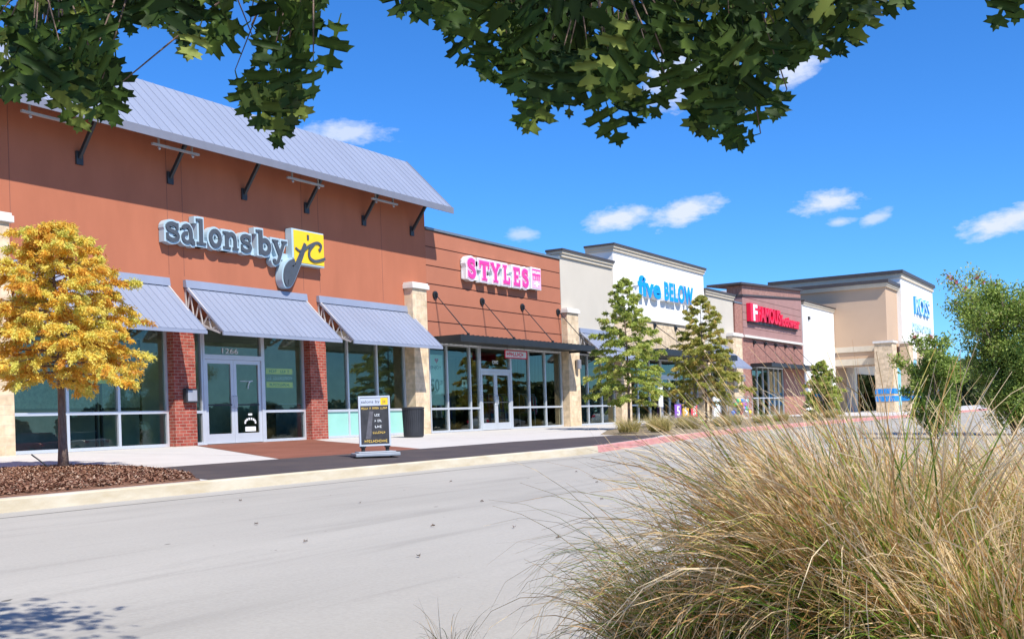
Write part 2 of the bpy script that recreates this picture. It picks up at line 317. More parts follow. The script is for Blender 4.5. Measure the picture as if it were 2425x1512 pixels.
# mulch beds
MULCH=mat('bark_mulch',(.115,.05,.028),.95,col2=(.25,.13,.075),scale=16,bump=1,bscale=45,detail=8)
def bed(name,poly,h,mt,z=None):
    z=z or zside
    cx=sum(p[0] for p in poly)/len(poly); cy=sum(p[1] for p in poly)/len(poly); m=MB(); rings=[(1,.006),(.93,.5),(.75,.85),(.4,1),(.08,1)]
    n=len(poly)
    for r,hh in rings:
        for x,y in poly: 
            X=cx+(x-cx)*r; Y=cy+(y-cy)*r; m.v.append((X,Y,z(X)+hh*h+random.uniform(0,.012)*(r<1)))
    for i in range(len(rings)-1):
        for k in range(n): a=i*n+k; b=i*n+(k+1)%n; m.f.append((a,b,b+n,a+n))
    m.f.append(tuple((len(rings)-1)*n+k for k in range(n)))
    return tag(m.build(name,mt,smooth=True),kind='structure')
def resamp(poly,step):
    out=[]
    for (a,b),(c,d) in zip(poly,poly[1:]+poly[:1]):
        n=max(1,int(math.hypot(c-a,d-b)/step))
        for i in range(n): out.append((a+(c-a)*i/n,b+(d-b)*i/n))
    return out
BEDL=resamp([(5.1,2),(5.1,10.2),(5.5,11.2),(6.6,11.5),(8.0,11.1),(9.3,10.5),(10.0,9.9),(10.04,2)],.4)
bed('mulch_bed',BEDL,.05,MULCH)
SOIL=mat('bed_soil',(.16,.12,.075),.95,col2=(.30,.24,.15),scale=5,bump=.8,bscale=40)
BEDR=resamp([(6.6,28.4),(7.9,27.6),(8.85,28.6),(8.6,31),(8.0,36.5),(7.7,45),(7.6,62),(2.6,62),(2.6,40),(4.6,33)],1)
bed('planting_bed',BEDR,.06,SOIL)
def chips(name,poly,n,z,label,cat):
    P=np.array(poly); lo=P.min(0); hi=P.max(0); pts=[]
    def inside(x,y):
        c=False; j=len(poly)-1
        for i in range(len(poly)):
            xi,yi=poly[i]; xj,yj=poly[j]
            if (yi>y)!=(yj>y) and x<(xj-xi)*(y-yi)/(yj-yi)+xi: c=not c
            j=i
        return c
    while len(pts)<n:
        x=random.uniform(lo[0],hi[0]); y=random.uniform(lo[1],hi[1])
        if inside(x,y): pts.append((x,y,z(x,y)))
    p=np.array(pts); L=RNG.uniform(.012,.038,n); w=RNG.uniform(.005,.012,n); a=RNG.uniform(0,6.283,n); tl=RNG.uniform(-.7,.7,n)
    u=np.stack([np.cos(a)*np.cos(tl),np.sin(a)*np.cos(tl),np.sin(tl)],1); v=np.stack([-np.sin(a),np.cos(a),RNG.uniform(-.6,.6,n)],1)
    V=np.stack([p-u*L[:,None]-v*w[:,None],p+u*L[:,None]-v*w[:,None],p+u*L[:,None]+v*w[:,None],p-u*L[:,None]+v*w[:,None]],1).reshape(-1,3)
    F=np.arange(4*n).reshape(-1,4)
    o=npmesh(name,V,F,leafmat('bark_chip',[(0,(.09,.035,.02)),(.5,(.20,.09,.05)),(.85,(.32,.19,.12)),(1,(.45,.33,.24))],.0),{'tint':np.repeat(RNG.random(n),4)})
    return tag(o,label,cat,kind='stuff')
BVIS=[(5.3,4.5),(5.3,10.2),(5.7,11.1),(6.7,11.35),(8.0,10.98),(9.2,10.42),(9.9,9.9),(9.95,4.5)]
chips('mulch',BVIS,30000,lambda x,y:zside(x)+.010+.05*min(1,.35+max(0,min(10.04-x,x-5.1,11.6-y))*1.5),'brown bark mulch chips in the bed around the golden tree','mulch')

# ------------------------------------------------ building kit (wall plane x=0, all coordinates world)
def storefront(P,y0,y1,mull,z1,ztr=.82,glass=GLASS,xf=-.05,fw_=.06,name='window',panel=None,zb=.0,low=True):
    """one window run between y0 and y1: aluminium frame (one mesh) with its glass as child"""
    m=MB(); d=.10
    m.box(xf-d,xf,y0,y0+fw_,zb,z1).box(xf-d,xf,y1-fw_,y1,zb,z1)
    ys_=[y0]+list(mull)+[y1]
    m.box(xf-d,xf,y0+fw_,y1-fw_,zb,zb+.07).box(xf-d,xf,y0+fw_,y1-fw_,z1-.07,z1)
    for y in mull: m.box(xf-d,xf,y-.035,y+.035,zb+.07,z1-.07)
    if low:
        for i in range(len(ys_)-1):
            a=ys_[i]+(fw_ if i==0 else .035); b=ys_[i+1]-(fw_ if i==len(ys_)-2 else .035)
            m.box(xf-d,xf,a,b,ztr-.035,ztr+.035)
    f=m.build(name,ALU,P)
    g=MB()
    for i in range(len(ys_)-1):
        a=ys_[i]+.03; b=ys_[i+1]-.03
        if panel and low:
            g.add([(xf-.06,a,ztr),(xf-.06,b,ztr),(xf-.06,b,z1-.03),(xf-.06,a,z1-.03)],[(0,1,2,3)])
        else: g.add([(xf-.06,a,zb+.03),(xf-.06,b,zb+.03),(xf-.06,b,z1-.03),(xf-.06,a,z1-.03)],[(0,1,2,3)])
    g.build('pane',glass,f)
    if panel:
        g=MB()
        for i in range(len(ys_)-1): g.box(xf-.07,xf-.04,ys_[i]+.02,ys_[i+1]-.02,zb+.04,ztr-.01)
        g.build('spandrel_panel',panel,f)
    return f
def door(P,y0,y1,zh,z1,xf=-.05,glass=GLASS,transom=True):
    """double glazed door with header and transom light"""
    fr=MB(); d=.12; w=.065
    fr.box(xf-d,xf+.005,y0,y0+w,0,z1).box(xf-d,xf+.005,y1-w,y1,0,z1).box(xf-d,xf+.005,y0+w,y1-w,zh-.07,zh+.05).box(xf-d,xf+.005,y0+w,y1-w,z1-.07,z1)
    f=fr.build('door_frame',ALU,P)
    MB().add([(xf-.06,y0+w,zh+.05),(xf-.06,y1-w,zh+.05),(xf-.06,y1-w,z1-.07),(xf-.06,y0+w,z1-.07)],[(0,1,2,3)]).build('transom_pane',glass,f)
    mid=(y0+y1)/2; s=.10
    for a,b,hs_ in ((y0+w+.004,mid-.003,1),(mid+.003,y1-w-.004,-1)):
        m=MB(); x0,x1=xf-.075,xf-.025; zt=zh-.075
        m.box(x0,x1,a,a+s,.012,zt).box(x0,x1,b-s,b,.012,zt).box(x0,x1,a+s,b-s,.012,.26).box(x0,x1,a+s,b-s,zt-.10,zt)
        L=m.build('door_leaf',ALU,P)
        MB().add([(x0+.02,a+s,.26),(x0+.02,b-s,.26),(x0+.02,b-s,zt-.10),(x0+.02,a+s,zt-.10)],[(0,1,2,3)]).build('pane',glass,L)
        yy=b-s/2 if hs_>0 else a+s/2
        MB().tube([(x1,yy,.92),(x1+.055,yy,.94),(x1+.055,yy,1.22),(x1,yy,1.24)],.012,8).build('handle',ALU,L)
        MB().box(x1,x1+.02,a+s,b-s,.985,1.02).build('push_bar',STEEL,L)
def truss(P,y,o,zb,zt,mt=TRUSS,sgn=1):
    m=MB(); a=Vector((.02,y,zt-.10)); b=Vector((o-.06,y,zb+.03)); c=Vector((.02,y,zb+.42)); e=Vector((o-.12,y,zb-.0))
    m.bar(a,b,.04,.05).bar(c,e,.04,.05).bar((.03,y,zt-.12),(.03,y,zb+.40),.04)
    n=4
    for i in range(n):
        t0=i/n; t1=(i+.55)/n; t2=(i+1)/n*.98
        p0=c.lerp(e,t0); p1=a.lerp(b,t1); p2=c.lerp(e,t2); m.bar(p0,p1,.028).bar(p1,p2,.028)
    return m.build('awning_truss',mt,P)
def awning(P,y0,y1,o=1.3,zb=2.72,zt=4.10,step=.23):
    m=MB(); th=.03; dx,dz=o,zb-(zt-.16); L=math.hypot(dx,dz); nx,nz=-dz/L,dx/L
    x0,z0=.0,zt-.16
    m.prism([(x0,z0),(o,zb),(o+nx*th,zb+nz*th),(x0+nx*th,z0+nz*th)],y0,y1)
    n=int(round((y1-y0)/step))
    for i in range(n+1):
        y=y0+(y1-y0)*i/n; y=min(max(y,y0+.012),y1-.012)
        m.prism([(x0+nx*th,z0+nz*th),(o+nx*th,zb+nz*th),(o+nx*(th+.013),zb+nz*(th+.013)),(x0+nx*(th+.013),z0+nz*(th+.013))],y-.007,y+.007)
    m.box(o-.01,o+.035,y0-.01,y1+.01,zb-.07,zb+.012)
    a=m.build('awning',ROOF,P)
    MB().prism([(.004,zt-.17),(.13,zt-.20),(.10,zt),(.004,zt)],y0-.015,y1+.015).build('awning_flashing',ROOF,a)
    truss(P,y0+.04,o,zb,zt-.02); truss(P,y1-.04,o,zb,zt-.02)
    return a
def pillar(P,x1,y0,y1,z,mt=STONE,cap=True,x0=-.12,capz=.20,name='stone_pillar'):
    p=MB().box(x0,x1,y0,y1,-.1,z).build(name,mt,P,bevel=.012)
    if cap: MB().box(x0+.002,x1+.07,y0-.07,y1+.07,z,z+capz*.7).box(x0+.002,x1+.04,y0-.04,y1+.04,z+capz*.7,z+capz).build('pillar_cap',CAP,p,bevel=.01)
    return p
def interior(P,y0,y1,z1,depth=6,wall=INT,floor=INTF):
    m=MB(); x=-.14
    m.add([(x,y0,0),(x-depth,y0,0),(x-depth,y0,z1),(x,y0,z1),(x,y1,0),(x-depth,y1,0),(x-depth,y1,z1),(x,y1,z1)],[(0,1,2,3),(4,7,6,5),(1,5,6,2),(3,2,6,7)])
    r=m.build('interior_wall',wall,P)
    MB().box(x-depth,x,y0,y1,-.05,.0).build('interior_floor',floor,P)
    return r
def textmesh(name,s,y0,y1,z0,z1,x,ext,mt,parent=None,thick=0,space=1.0):
    """lettering facing +x fitted into the rectangle y0..y1, z0..z1"""
    c=bpy.data.curves.new('t','FONT'); c.body=s; c.size=1; c.extrude=.05; c.offset=thick; c.resolution_u=3; c.space_character=space
    o=bpy.data.objects.new('t',c); COL.objects.link(o); dg=bpy.context.evaluated_depsgraph_get(); me=bpy.data.meshes.new_from_object(o.evaluated_get(dg)); 
    bpy.data.objects.remove(o); n=len(me.vertices); co=np.zeros(n*3); me.vertices.foreach_get('co',co); co=co.reshape(-1,3)
    lo,hi=co.min(0),co.max(0); s_=(hi-lo); s_[s_==0]=1
    q=(co-lo)/s_; W_=np.stack([x+q[:,2]*ext,y0+q[:,0]*(y1-y0),z0+q[:,1]*(z1-z0)],1)
    fs=[tuple(p.vertices) for p in me.polygons]; bpy.data.meshes.remove(me)
    m=MB(); m.v=[tuple(p) for p in W_]; m.f=fs
    return m if mt is None else m.build(name,mt,parent)
def finemarks(name,n,y0,y1,z0,z1,x,ext,mt,parent=None):
    """a line of print too small to read: n irregular stroke clusters"""
    m=MB(); w=(y1-y0)/n; h=z1-z0; rr=random.Random(int(y0*977+z0*131))
    for i in range(n):
        if rr.random()<.10: continue
        a=y0+i*w+w*.10; b=a+w*.72; t=w*.20
        m.box(x,x+ext,a,a+t,z0,z1)
        k=rr.randrange(4)
        if k in (0,1): m.box(x,x+ext,a+t,b,z1-h*.22,z1)
        if k in (0,2): m.box(x,x+ext,a+t,b,z0,z0+h*.22)
        if k in (1,3): m.box(x,x+ext,b-t,b,z0+h*.24,z1-h*.24)
        if k==3: m.box(x,x+ext,a+t,b-t,z0+h*.4,z0+h*.6)
    return m if mt is None else m.build(name,mt,parent)
def ribbon(m,pts,w,x0,x1,w2=None):
    """stroke of width w (tapering to w2) along yz points, from depth x0 to x1"""
    n=len(pts); P=[Vector((p[0],p[1])) for p in pts]; Ls=[];Rs=[]
    for i,p in enumerate(P):
        d=(P[min(i+1,n-1)]-P[max(i-1,0)]).normalized(); nn=Vector((-d.y,d.x)); ww=(w[i] if hasattr(w,'__len__') else w)/2
        Ls.append(p+nn*ww); Rs.append(p-nn*ww)
    b=len(m.v)
    for i in range(n):
        for x in (x0,x1):
            m.v.append((x,Ls[i].x,Ls[i].y)); m.v.append((x,Rs[i].x,Rs[i].y))
    for i in range(n-1):
        a=b+i*4; c=a+4
        m.f+=[(a+2,c+2,c+3,a+3),(a,a+1,c+1,c),(a,c,c+2,a+2),(a+1,a+3,c+3,c+1)]
    m.f+=[(b,b+2,b+3,b+1),(b+4*n-4,b+4*n-3,b+4*n-1,b+4*n-2)]
def arc(cx,cy,rx,ry,a0,a1,n=14): return [(cx+rx*math.cos(math.radians(a0+(a1-a0)*i/n)),cy+ry*math.sin(math.radians(a0+(a1-a0)*i/n))) for i in range(n+1)]
def glyph(ch):
    """strokes in a box 1 wide, x-height 1; ('s',pts,width) or ('b',x0,x1,y0,y1)"""
    t=.24
    S={'s':[('s',arc(.5,.72,.34,.20,30,270)+arc(.5,.28,.36,.22,90,-150)[1:],t*.9),('b',.74,.90,.60,.98),('b',.08,.22,.04,.40)],
       'a':[('s',arc(.42,.70,.27,.22,170,60)+[(.68,.75),(.72,.55),(.72,.12),(.84,.05),(1.0,.06)],t),('s',arc(.42,.30,.30,.24,75,320)+[(.70,.24)],t*.85)],
       'l':[('b',.32,.66,.0,1.42),('b',.05,.36,1.26,1.40),('b',.05,.95,0.0,.14)],
       'o':[('s',arc(.5,.5,.36,.40,0,360,24),t)],
       'n':[('b',.14,.36,0,.98),('b',.0,.16,.84,.97),('b',.0,.48,0,.13),('s',[(.3,.66)]+arc(.55,.62,.22,.26,140,10,8)+[(.79,.5),(.79,.0)],t*.9),('b',.62,1.0,.003,.13)],
       'b':[('b',.12,.38,.02,1.42),('b',-.06,.14,1.27,1.40),('s',arc(.54,.48,.32,.38,150,-150,20),t)],
       'y':[('s',[(.18,.95),(.30,.66),(.52,.16)],t),('s',[(.86,.95),(.66,.45),(.50,.02),(.38,-.28),(.22,-.38),(.08,-.30)],t*.75),('b',.0,.42,.88,1.0),('b',.66,1.05,.885,1.0),('s',arc(.12,-.26,.06,.06,0,360,10),.12)],
       'S':[('s',arc(.5,.74,.30,.17,20,270)+arc(.5,.30,.32,.21,90,-160)[1:],.26),('b',.72,.86,.62,.96),('b',.10,.24,.05,.38)],
       'T':[('b',.36,.64,0,.80),('b',.0,1.0,.80,1.0),('b',.0,.13,.62,.80),('b',.87,1.0,.62,.80),('b',.24,.76,-.003,.10)],
       'Y':[('s',[(.12,.98),(.5,.5)],.24),('s',[(.88,.98),(.5,.5)],.2),('b',.37,.63,0,.52),('b',-.04,.34,.9,1.0),('b',.66,1.04,.9,1.0),('b',.24,.76,-.003,.09)],
       'L':[('b',.16,.42,.0,1.0),('b',.0,.56,.903,1.0),('b',.0,.96,-.003,.18),('b',.80,.96,.18,.36)],
       'E':[('b',.10,.38,0,1.0),('b',.0,.92,.83,1.003),('b',.0,.92,-.003,.17),('b',.38,.68,.42,.58),('b',.78,.92,.17,.34),('b',.78,.92,.66,.83)]}
    return S[ch]
def words(items,x0,x1,grow,name,mt,P):
    for it in items: word(MB(),[it],x0,x1,grow).build(name,mt,P)
def word(m,items,x0,x1,grow=0):
    """items: (char, ya, yb, zbase, xheight)"""
    k=0
    for ch,ya,yb,zb,h in items:
        for st in glyph(ch):
            k+=1; dx=(k%7)*.0012
            if st[0]=='s':
                pts=[(ya+p[0]*(yb-ya),zb+p[1]*h) for p in st[1]]; ribbon(m,pts,st[2]*(yb-ya+h)/2+2*grow,x0,x1+dx)
            else: m.box(x0,x1+dx,ya+st[1]*(yb-ya)-grow,ya+st[2]*(yb-ya)+grow,zb+st[3]*h-grow,zb+st[4]*h+grow)
    return m

# ================================================ STORE 1 : salon, y 10..29.3
A=empty('store_building',(0,21,0),'terracotta stucco store with large metal roof and three metal window awnings, number 1266','store','stores of the shopping centre')
MB().box(-.35,0,-8,29.25,3.06,8.15).box(-.35,0,-8,13.4,-.1,3.06).box(-24,-7,-8,28.9,-.1,6.6).box(-7,-.35,-8,29.0,6.2,6.5).box(-7,-.35,28.95,29.2,3.06,6.2).build('wall',TERRA,A)
for y in (14.17,18.4,18.88,23.25,23.95,26.9): MB().box(0,.004,y-.008,y+.008,4.2,7.6).build('control_joint',JOINT,A)
# soffit/head band above the glazing
MB().box(-.03,.07,14.1,28.0,3.0,3.14).build('head_band',CREAM,A)
interior(A,13.5,28.6,3.05,4.2)
# big roof
m=MB(); R0=(1.02,7.33); R1=(-.78,9.12); dx,dz=R1[0]-R0[0],R1[1]-R0[1]; L=math.hypot(dx,dz); nx,nz=dz/L,-dx/L
ya,yb=-8,29.42
m.prism([(R0[0],R0[1]-.02),(R1[0],R1[1]-.02),(R1[0]+nx*0,R1[1]),(R0[0],R0[1])][::-1],ya,yb)
m.prism([(-.78,9.12),(-2.6,7.3),(-2.6,7.2),(-.8,9.0)],ya,yb)
y=ya+.02
while y<yb:
    m.prism([(R0[0],R0[1]),(R0[0]+nx*.014,R0[1]+nz*.014),(R1[0]+nx*.014,R1[1]+nz*.014),(R1[0],R1[1])],y-.007,y+.007); y+=.33
roof=m.build('roof',ROOF,A)
MB().box(1.02,1.05,ya,yb+.03,7.15,7.345).prism([(1.02,7.345),(-.78,9.15),(-.78,8.95),(1.02,7.15)][::-1],yb,yb+.03).build('fascia',RFASC,roof)
MB().prism([(1.02,7.16),(0.0,8.16),(0.0,8.12),(1.02,7.12+.03)],ya,yb-.01).build('soffit',SOFF,roof)
for y in (15.9,18.50,21.0,23.45,26.03,28.5):
    m=MB(); m.bar((.03,y,6.58),(.66,y,7.40),.075,.085); m.box(0.002,.05,y-.09,y+.09,6.42,6.72); m.build('roof_bracket',STEEL,A)
for y0,y1 in ((13.97,15.5),(17.34,18.76),(21.89,23.34),(25.52,26.77)):
    m=MB().box(.72,.79,y0,y1,7.05,7.10)
    for yy in (y0+.2,y1-.2): m.box(.72,.76,yy-.02,yy+.02,7.09,7.4).tube([(.75,yy,7.02),(.78,yy,6.98)],.03,8)
    m.build('sign_floodlight',mat('light_bar_white',(.36,.35,.34),.5) if y0<14 else bpy.data.materials['light_bar_white'],A)
# windows and piers
storefront(A,14.10,18.29,(15.46,16.84),3.0,.84,xf=-.04)
storefront(A,18.99,19.43,(),3.0,.83,xf=-.04)
door(A,19.43,21.56,2.24,3.0,xf=-.035)
storefront(A,21.57,23.21,(),3.0,.82,xf=-.04)
storefront(A,23.92,27.99,(25.13,26.54),3.0,.80,xf=-.04,panel=AQUA)
for y0,y1 in ((18.30,18.99),(23.22,23.91)): MB().box(-.12,.17,y0,y1,-.05,3.0).build('brick_pillar',BRICK,A)
pillar(A,.38,12.4,13.88,4.80); pillar(A,.33,28.0,28.78,4.66)
for y0,y1 in ((13.9,18.31),(18.84,23.25),(23.78,28.14)): awning(A,y0,y1)
textmesh('house_number','1266',20.14,20.70,2.33,2.47,-.085,.01,SWHITE,A)
# letter box on the pier
L_=empty('letter_box',(.17,18.75,1.05),'small grey wall box fixed to the brick pier left of the double door','wall box')
MB().box(.17,.30,18.56,18.93,1.05,1.40).build('housing',STEEL,L_,bevel=.01)
MB().box(.30,.31,18.60,18.89,1.09,1.36).build('door_panel',mat('box_door_grey',(.42,.43,.46),.4,metal=.4),L_,bevel=.008)
# window graphics (vinyl banners behind the glass)
POST=mat('poster_pale',(.68,.88,.82),.6,var=.04); OLIVE=mat('banner_yellow',(.85,.76,.12),.6,var=.04); DGREEN=mat('print_green',(.10,.22,.05),.6)
def sign(name,label,cat,loc,group=None): return empty(name,loc,label,cat,group)
s1=sign('window_banner','yellow and white lettered vinyl banner in the window right of the double door','banner',(-.12,22.3,1.45))
MB().box(-.125,-.12,21.76,22.80,1.83,1.99).box(-.125,-.12,21.76,22.80,1.46,1.62).build('yellow_panel',OLIVE,s1)
finemarks('banner_print',11,21.88,22.68,1.875,1.945,-.119,.003,DGREEN,s1); finemarks('banner_print',12,21.88,22.68,1.505,1.575,-.119,.003,DGREEN,s1)
finemarks('banner_print',16,21.77,22.79,1.68,1.77,-.119,.003,SWHITE,s1)
s2=sign('window_banner','yellow vinyl banner behind the golden tree in the left window','banner',(-.12,16.2,1.6))
MB().box(-.125,-.12,15.6,16.7,1.52,1.95).build('yellow_panel',OLIVE,s2); finemarks('banner_print',15,15.7,16.6,1.66,1.80,-.119,.003,DGREEN,s2)
s3=sign('door_notice','white printed opening hours notice on the right leaf of the number 1266 door','notice',(-.05,20.9,.5))
m=MB().box(-.058,-.055,20.86,21.24,.30,.42).box(-.058,-.055,20.98,21.12,.72,.77)
for k in range(8):
    a0=math.pi*k/7; m.box(-.058,-.055,21.05-.19*math.cos(a0)-.025,21.05-.19*math.cos(a0)+.025,.53+.10*math.sin(a0)-.03,.53+.10*math.sin(a0)+.03)
m.build('vinyl',SWHITE,s3)
m=MB(); ribbon(m,[(20.72,1.62),(21.1,1.62),(21.18,1.64)],.014,-.058,-.055); ribbon(m,[(21.18,1.64),(21.05,1.60),(21.0,1.42)],.022,-.058,-.054); m.build('vinyl_logo',SWHITE,s3)
# interior furniture that shows through the glass
GREENI=mat('sage_screen',(.26,.36,.28),.8,var=.35,scale=14)
def counter(y,x,w,h,label,mt=INTF):
    e=empty('reception_counter',(x,y,0),label,'counter'); MB().box(x-.3,x+.3,y-w/2,y+w/2,0,h).build('body',mt,e,bevel=.01); MB().box(x-.36,x+.36,y-w/2-.05,y+w/2+.05,h,h+.04).build('counter_top',ALU,e,bevel=.01)
counter(16.0,-2.2,1.3,1.0,'low reception counter inside the left salon window')
counter(25.4,-2.6,2.0,1.05,'long counter inside the window above the aqua panels')
for i,(ya,yb) in enumerate(((14.35,16.9),(17.0,18.2))):
    sc=empty('privacy_screen',(-.9,(ya+yb)/2,0),('wide' if i==0 else 'narrow')+' green patterned privacy screen standing inside the left salon window','screen','privacy screens')
    MB().box(-.92,-.90,ya,yb,.98,2.6).build('fabric',GREENI,sc)
    MB().box(-.95,-.88,ya,ya+.04,0,2.65).box(-.95,-.88,yb-.04,yb,0,2.65).box(-.95,-.88,ya+.04,yb-.04,.93,.98).build('frame',STEEL,sc)
# ---- the salon lettering
B=empty('store_sign',(.1,20.9,5.2),'salons by jc lettering in grey with yellow square on terracotta wall','sign')
WD=[('s',18.12,18.58,4.99,.46),('a',18.62,19.05,4.99,.46),('l',19.10,19.43,5.0,.46),('o',19.52,19.96,4.99,.47),('n',20.0,20.53,5.0,.46),('s',20.60,21.03,5.0,.46),('b',21.22,21.76,5.0,.46),('y',21.80,22.34,5.0,.46)]
word(MB(),WD,.02,.20,.055).build('letter_return',LEDR,B)
m=MB().box(.02,.08,18.15,22.55,4.97,5.15); m.build('raceway',LEDR,B)
words(WD,.20,.235,.0,'letter_face',LEDG,B)
MB().box(.02,.26,22.53,23.86,4.88,5.86).build('square_box',LEDR,B,bevel=.01)
MB().box(.26,.275,22.60,23.84,4.93,5.82).build('square_face',YEL,B)
def spl(P,n=8):
    out=[]
    for i in range(len(P)-1):
        p0=P[max(i-1,0)];p1=P[i];p2=P[i+1];p3=P[min(i+2,len(P)-1)]
        for k in range(n):
            t=k/n; out.append(tuple(.5*((2*p1[j])+(-p0[j]+p2[j])*t+(2*p0[j]-5*p1[j]+4*p2[j]-p3[j])*t*t+(-p0[j]+3*p1[j]-3*p2[j]+p3[j])*t**3) for j in (0,1)))
    return out+[P[-1]]
J=spl([(23.04,5.48),(22.96,5.30),(22.80,5.02),(22.62,4.72),(22.42,4.40),(22.30,4.30),(22.22,4.42),(22.26,4.68),(22.42,4.86),(22.60,4.93)])
JW=[.10+.10*math.sin(min(1,i/(len(J)-1)*1.6)*math.pi*.8) for i in range(len(J))]
C_=spl([(22.80,5.12),(23.05,5.34),(23.35,5.50),(23.56,5.56),(23.70,5.50),(23.66,5.38),(23.60,5.36)])
C2=spl([(23.42,5.52),(23.22,5.32),(23.20,5.12),(23.38,5.03),(23.60,5.06),(23.86,5.14)])
m=MB(); ribbon(m,J,[w+.09 for w in JW],.02,.26); m.prism([(0,0)]*0 or [(.02,4.5),(.262,4.5),(.262,4.56),(.02,4.56)],22.26,22.46); ribbon(m,spl([(22.30,4.42),(22.36,4.58),(22.44,4.74)]),.13,.02,.27); m.build('swash_return',LEDR,B)
m=MB(); ribbon(m,J,JW,.262,.300); ribbon(m,spl([(22.33,4.40),(22.40,4.58),(22.50,4.78)]),.16,.262,.298); ribbon(m,C_,.075,.277,.305); ribbon(m,C2,.08,.277,.307); ribbon(m,spl([(22.64,5.32),(22.76,5.26),(22.86,5.26),(22.95,5.33)]),.055,.277,.303)
m.box(.277,.30,23.13,23.20,5.60,5.74); m.build('script_face',LEDG,B)

# ================================================ STORE 2 : y 29.25..38.6
A2=empty('store_building',(0,34,0),'terracotta panelled store with flat black canopy on rods under pink lettering','store','stores of the shopping centre')
m=MB(); 
zs=[3.06,3.70,4.33,4.95,5.56,6.19,6.74]
for a,b in zip(zs,zs[1:]): m.box(-.30,.0,29.255,38.6,a+.018,b-.018)
m.build('panel_cladding',TERRA2,A2,bevel=.004)
MB().box(-.34,-.02,29.26,38.59,3.06,6.74).box(-20,-7,29.2,38.6,-.1,6.4).box(-7,-.34,29.2,38.6,6.0,6.3).box(-7,-.34,38.4,38.6,-.1,6.0).build('wall',GROOVE,A2)
MB().box(-.36,.05,29.26,38.62,6.745,6.83).build('coping',GCAP,A2,bevel=.006)
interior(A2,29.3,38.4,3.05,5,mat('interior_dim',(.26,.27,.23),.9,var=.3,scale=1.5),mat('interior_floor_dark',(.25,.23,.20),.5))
storefront(A2,29.32,32.42,(30.38,31.80),3.0,.80,GLASS2,xf=-.04)
door(A2,32.43,34.56,2.16,3.0,xf=-.035,glass=GLASS2)
storefront(A2,34.57,38.58,(35.93,37.20),3.0,.80,GLASS2,xf=-.04)
finemarks('house_number',4,33.35,33.75,2.40,2.52,-.085,.01,SWHITE,A2)
def canopy(P,y0,y1,o,z,rods,zr,h=.20,rod_o=None,mt=BLACK):
    m=MB().box(o-.06,o,y0,y1,z-.02,z+h).box(.01,o-.06,y0,y0+.06,z-.02,z+h).box(.01,o-.06,y1-.06,y1,z-.02,z+h)
    m.box(.01,o-.06,y0+.06,y1-.06,z+.05,z+.09)
    y=y0+.2
    while y<y1-.1: m.box(.01,o-.02,y,y+.05,z+.09,z+h+.02); y+=.30
    c=m.build('canopy',mt,P)
    ro=rod_o or o-.12
    for y in rods:
        r=MB().tube([(.06,y,zr),(ro,y,z+h+.03)],.016,8).tube([(.05,y+.05,zr-.02),(ro,y+.08,z+h+.01)],.010,6).build('canopy_rod',mt,P)
        MB().lathe((0,0,0),[(.10,0),(.10,.05),(.05,.07)],16).build
        d=MB(); 
        n=16; 
        vs=[(.0,y+.13*math.cos(2*math.pi*k/n),zr+.13*math.sin(2*math.pi*k/n)) for k in range(n)]+[(.05,y+.13*math.cos(2*math.pi*k/n),zr+.13*math.sin(2*math.pi*k/n)) for k in range(n)]
        d.add(vs,[tuple(range(n-1,-1,-1)),tuple(range(n,2*n))]+[(k,(k+1)%n,(k+1)%n+n,k+n) for k in range(n)]); d.box(.05,.12,y-.03,y+.03,zr-.06,zr+.06)
        d.build('rod_plate',mt,r); MB().box(ro-.05,ro+.03,y-.03,y+.03,z+h,z+h+.08).build('rod_foot',mt,r)
    return c
canopy(A2,29.05,38.75,1.42,2.96,(29.70,32.62,35.46,38.30),4.60)
pillar(A2,.25,38.64,39.62,4.58)
# pink lettering
B2=empty('store_sign',(.1,34,5.6),'pink STYLES block lettering with white edges on terracotta panels','sign')
LT=[('S',31.22,31.80),('T',32.02,32.66),('Y',32.78,33.40),('L',33.62,34.10),('E',34.36,34.86),('S',34.96,35.48)]
LT=[(c,a+.12,b+.12,5.32,.68) for c,a,b in LT]
words(LT,.03,.24,.085,'letter_return',SWHITE,B2); words(LT,.24,.255,.045,'letter_edge',PINKB,B2); words(LT,.26,.275,-.005,'letter_face',PINK,B2)
MB().box(.03,.10,31.3,36.4,5.30,5.55).box(.03,.09,31.3,36.4,5.75,5.98).build('raceway',SWHITE,B2)
MB().box(.03,.25,35.82,36.58,5.30,6.14).build('badge_box',SWHITE,B2,bevel=.01)
MB().box(.25,.262,35.86,36.55,5.34,6.10).build('badge_face',PINKB,B2); MB().box(.262,.27,35.90,36.50,5.82,5.90).box(.262,.27,35.90,36.50,6.02,6.07).build('badge_stripe',PINK,B2)
textmesh('badge_word','FOR',35.93,36.48,5.90,6.01,.262,.01,SWHITE,B2); textmesh('badge_word','LESS',35.93,36.48,5.66,5.80,.262,.01,PINK,B2); textmesh('badge_word','+',36.0,36.4,5.40,5.62,.262,.012,SWHITE,B2,thick=.04)
# red hanging sign
B3=empty('hanging_sign',(.6,33.9,2.55),'small white hanging sign with red border and red lettering under black canopy','sign')
MB().box(.58,.60,33.12,34.72,2.56,2.86).build('board',RED,B3); MB().box(.60,.606,33.17,34.62,2.60,2.82).build('panel',SWHITE,B3)
finemarks('sign_print',9,33.22,34.56,2.645,2.775,.606,.008,RED,B3)
for y in (33.3,34.5): MB().tube([(.59,y,2.86),(.59,y,3.01)],.006,6).build('hanger',STEEL,B3)
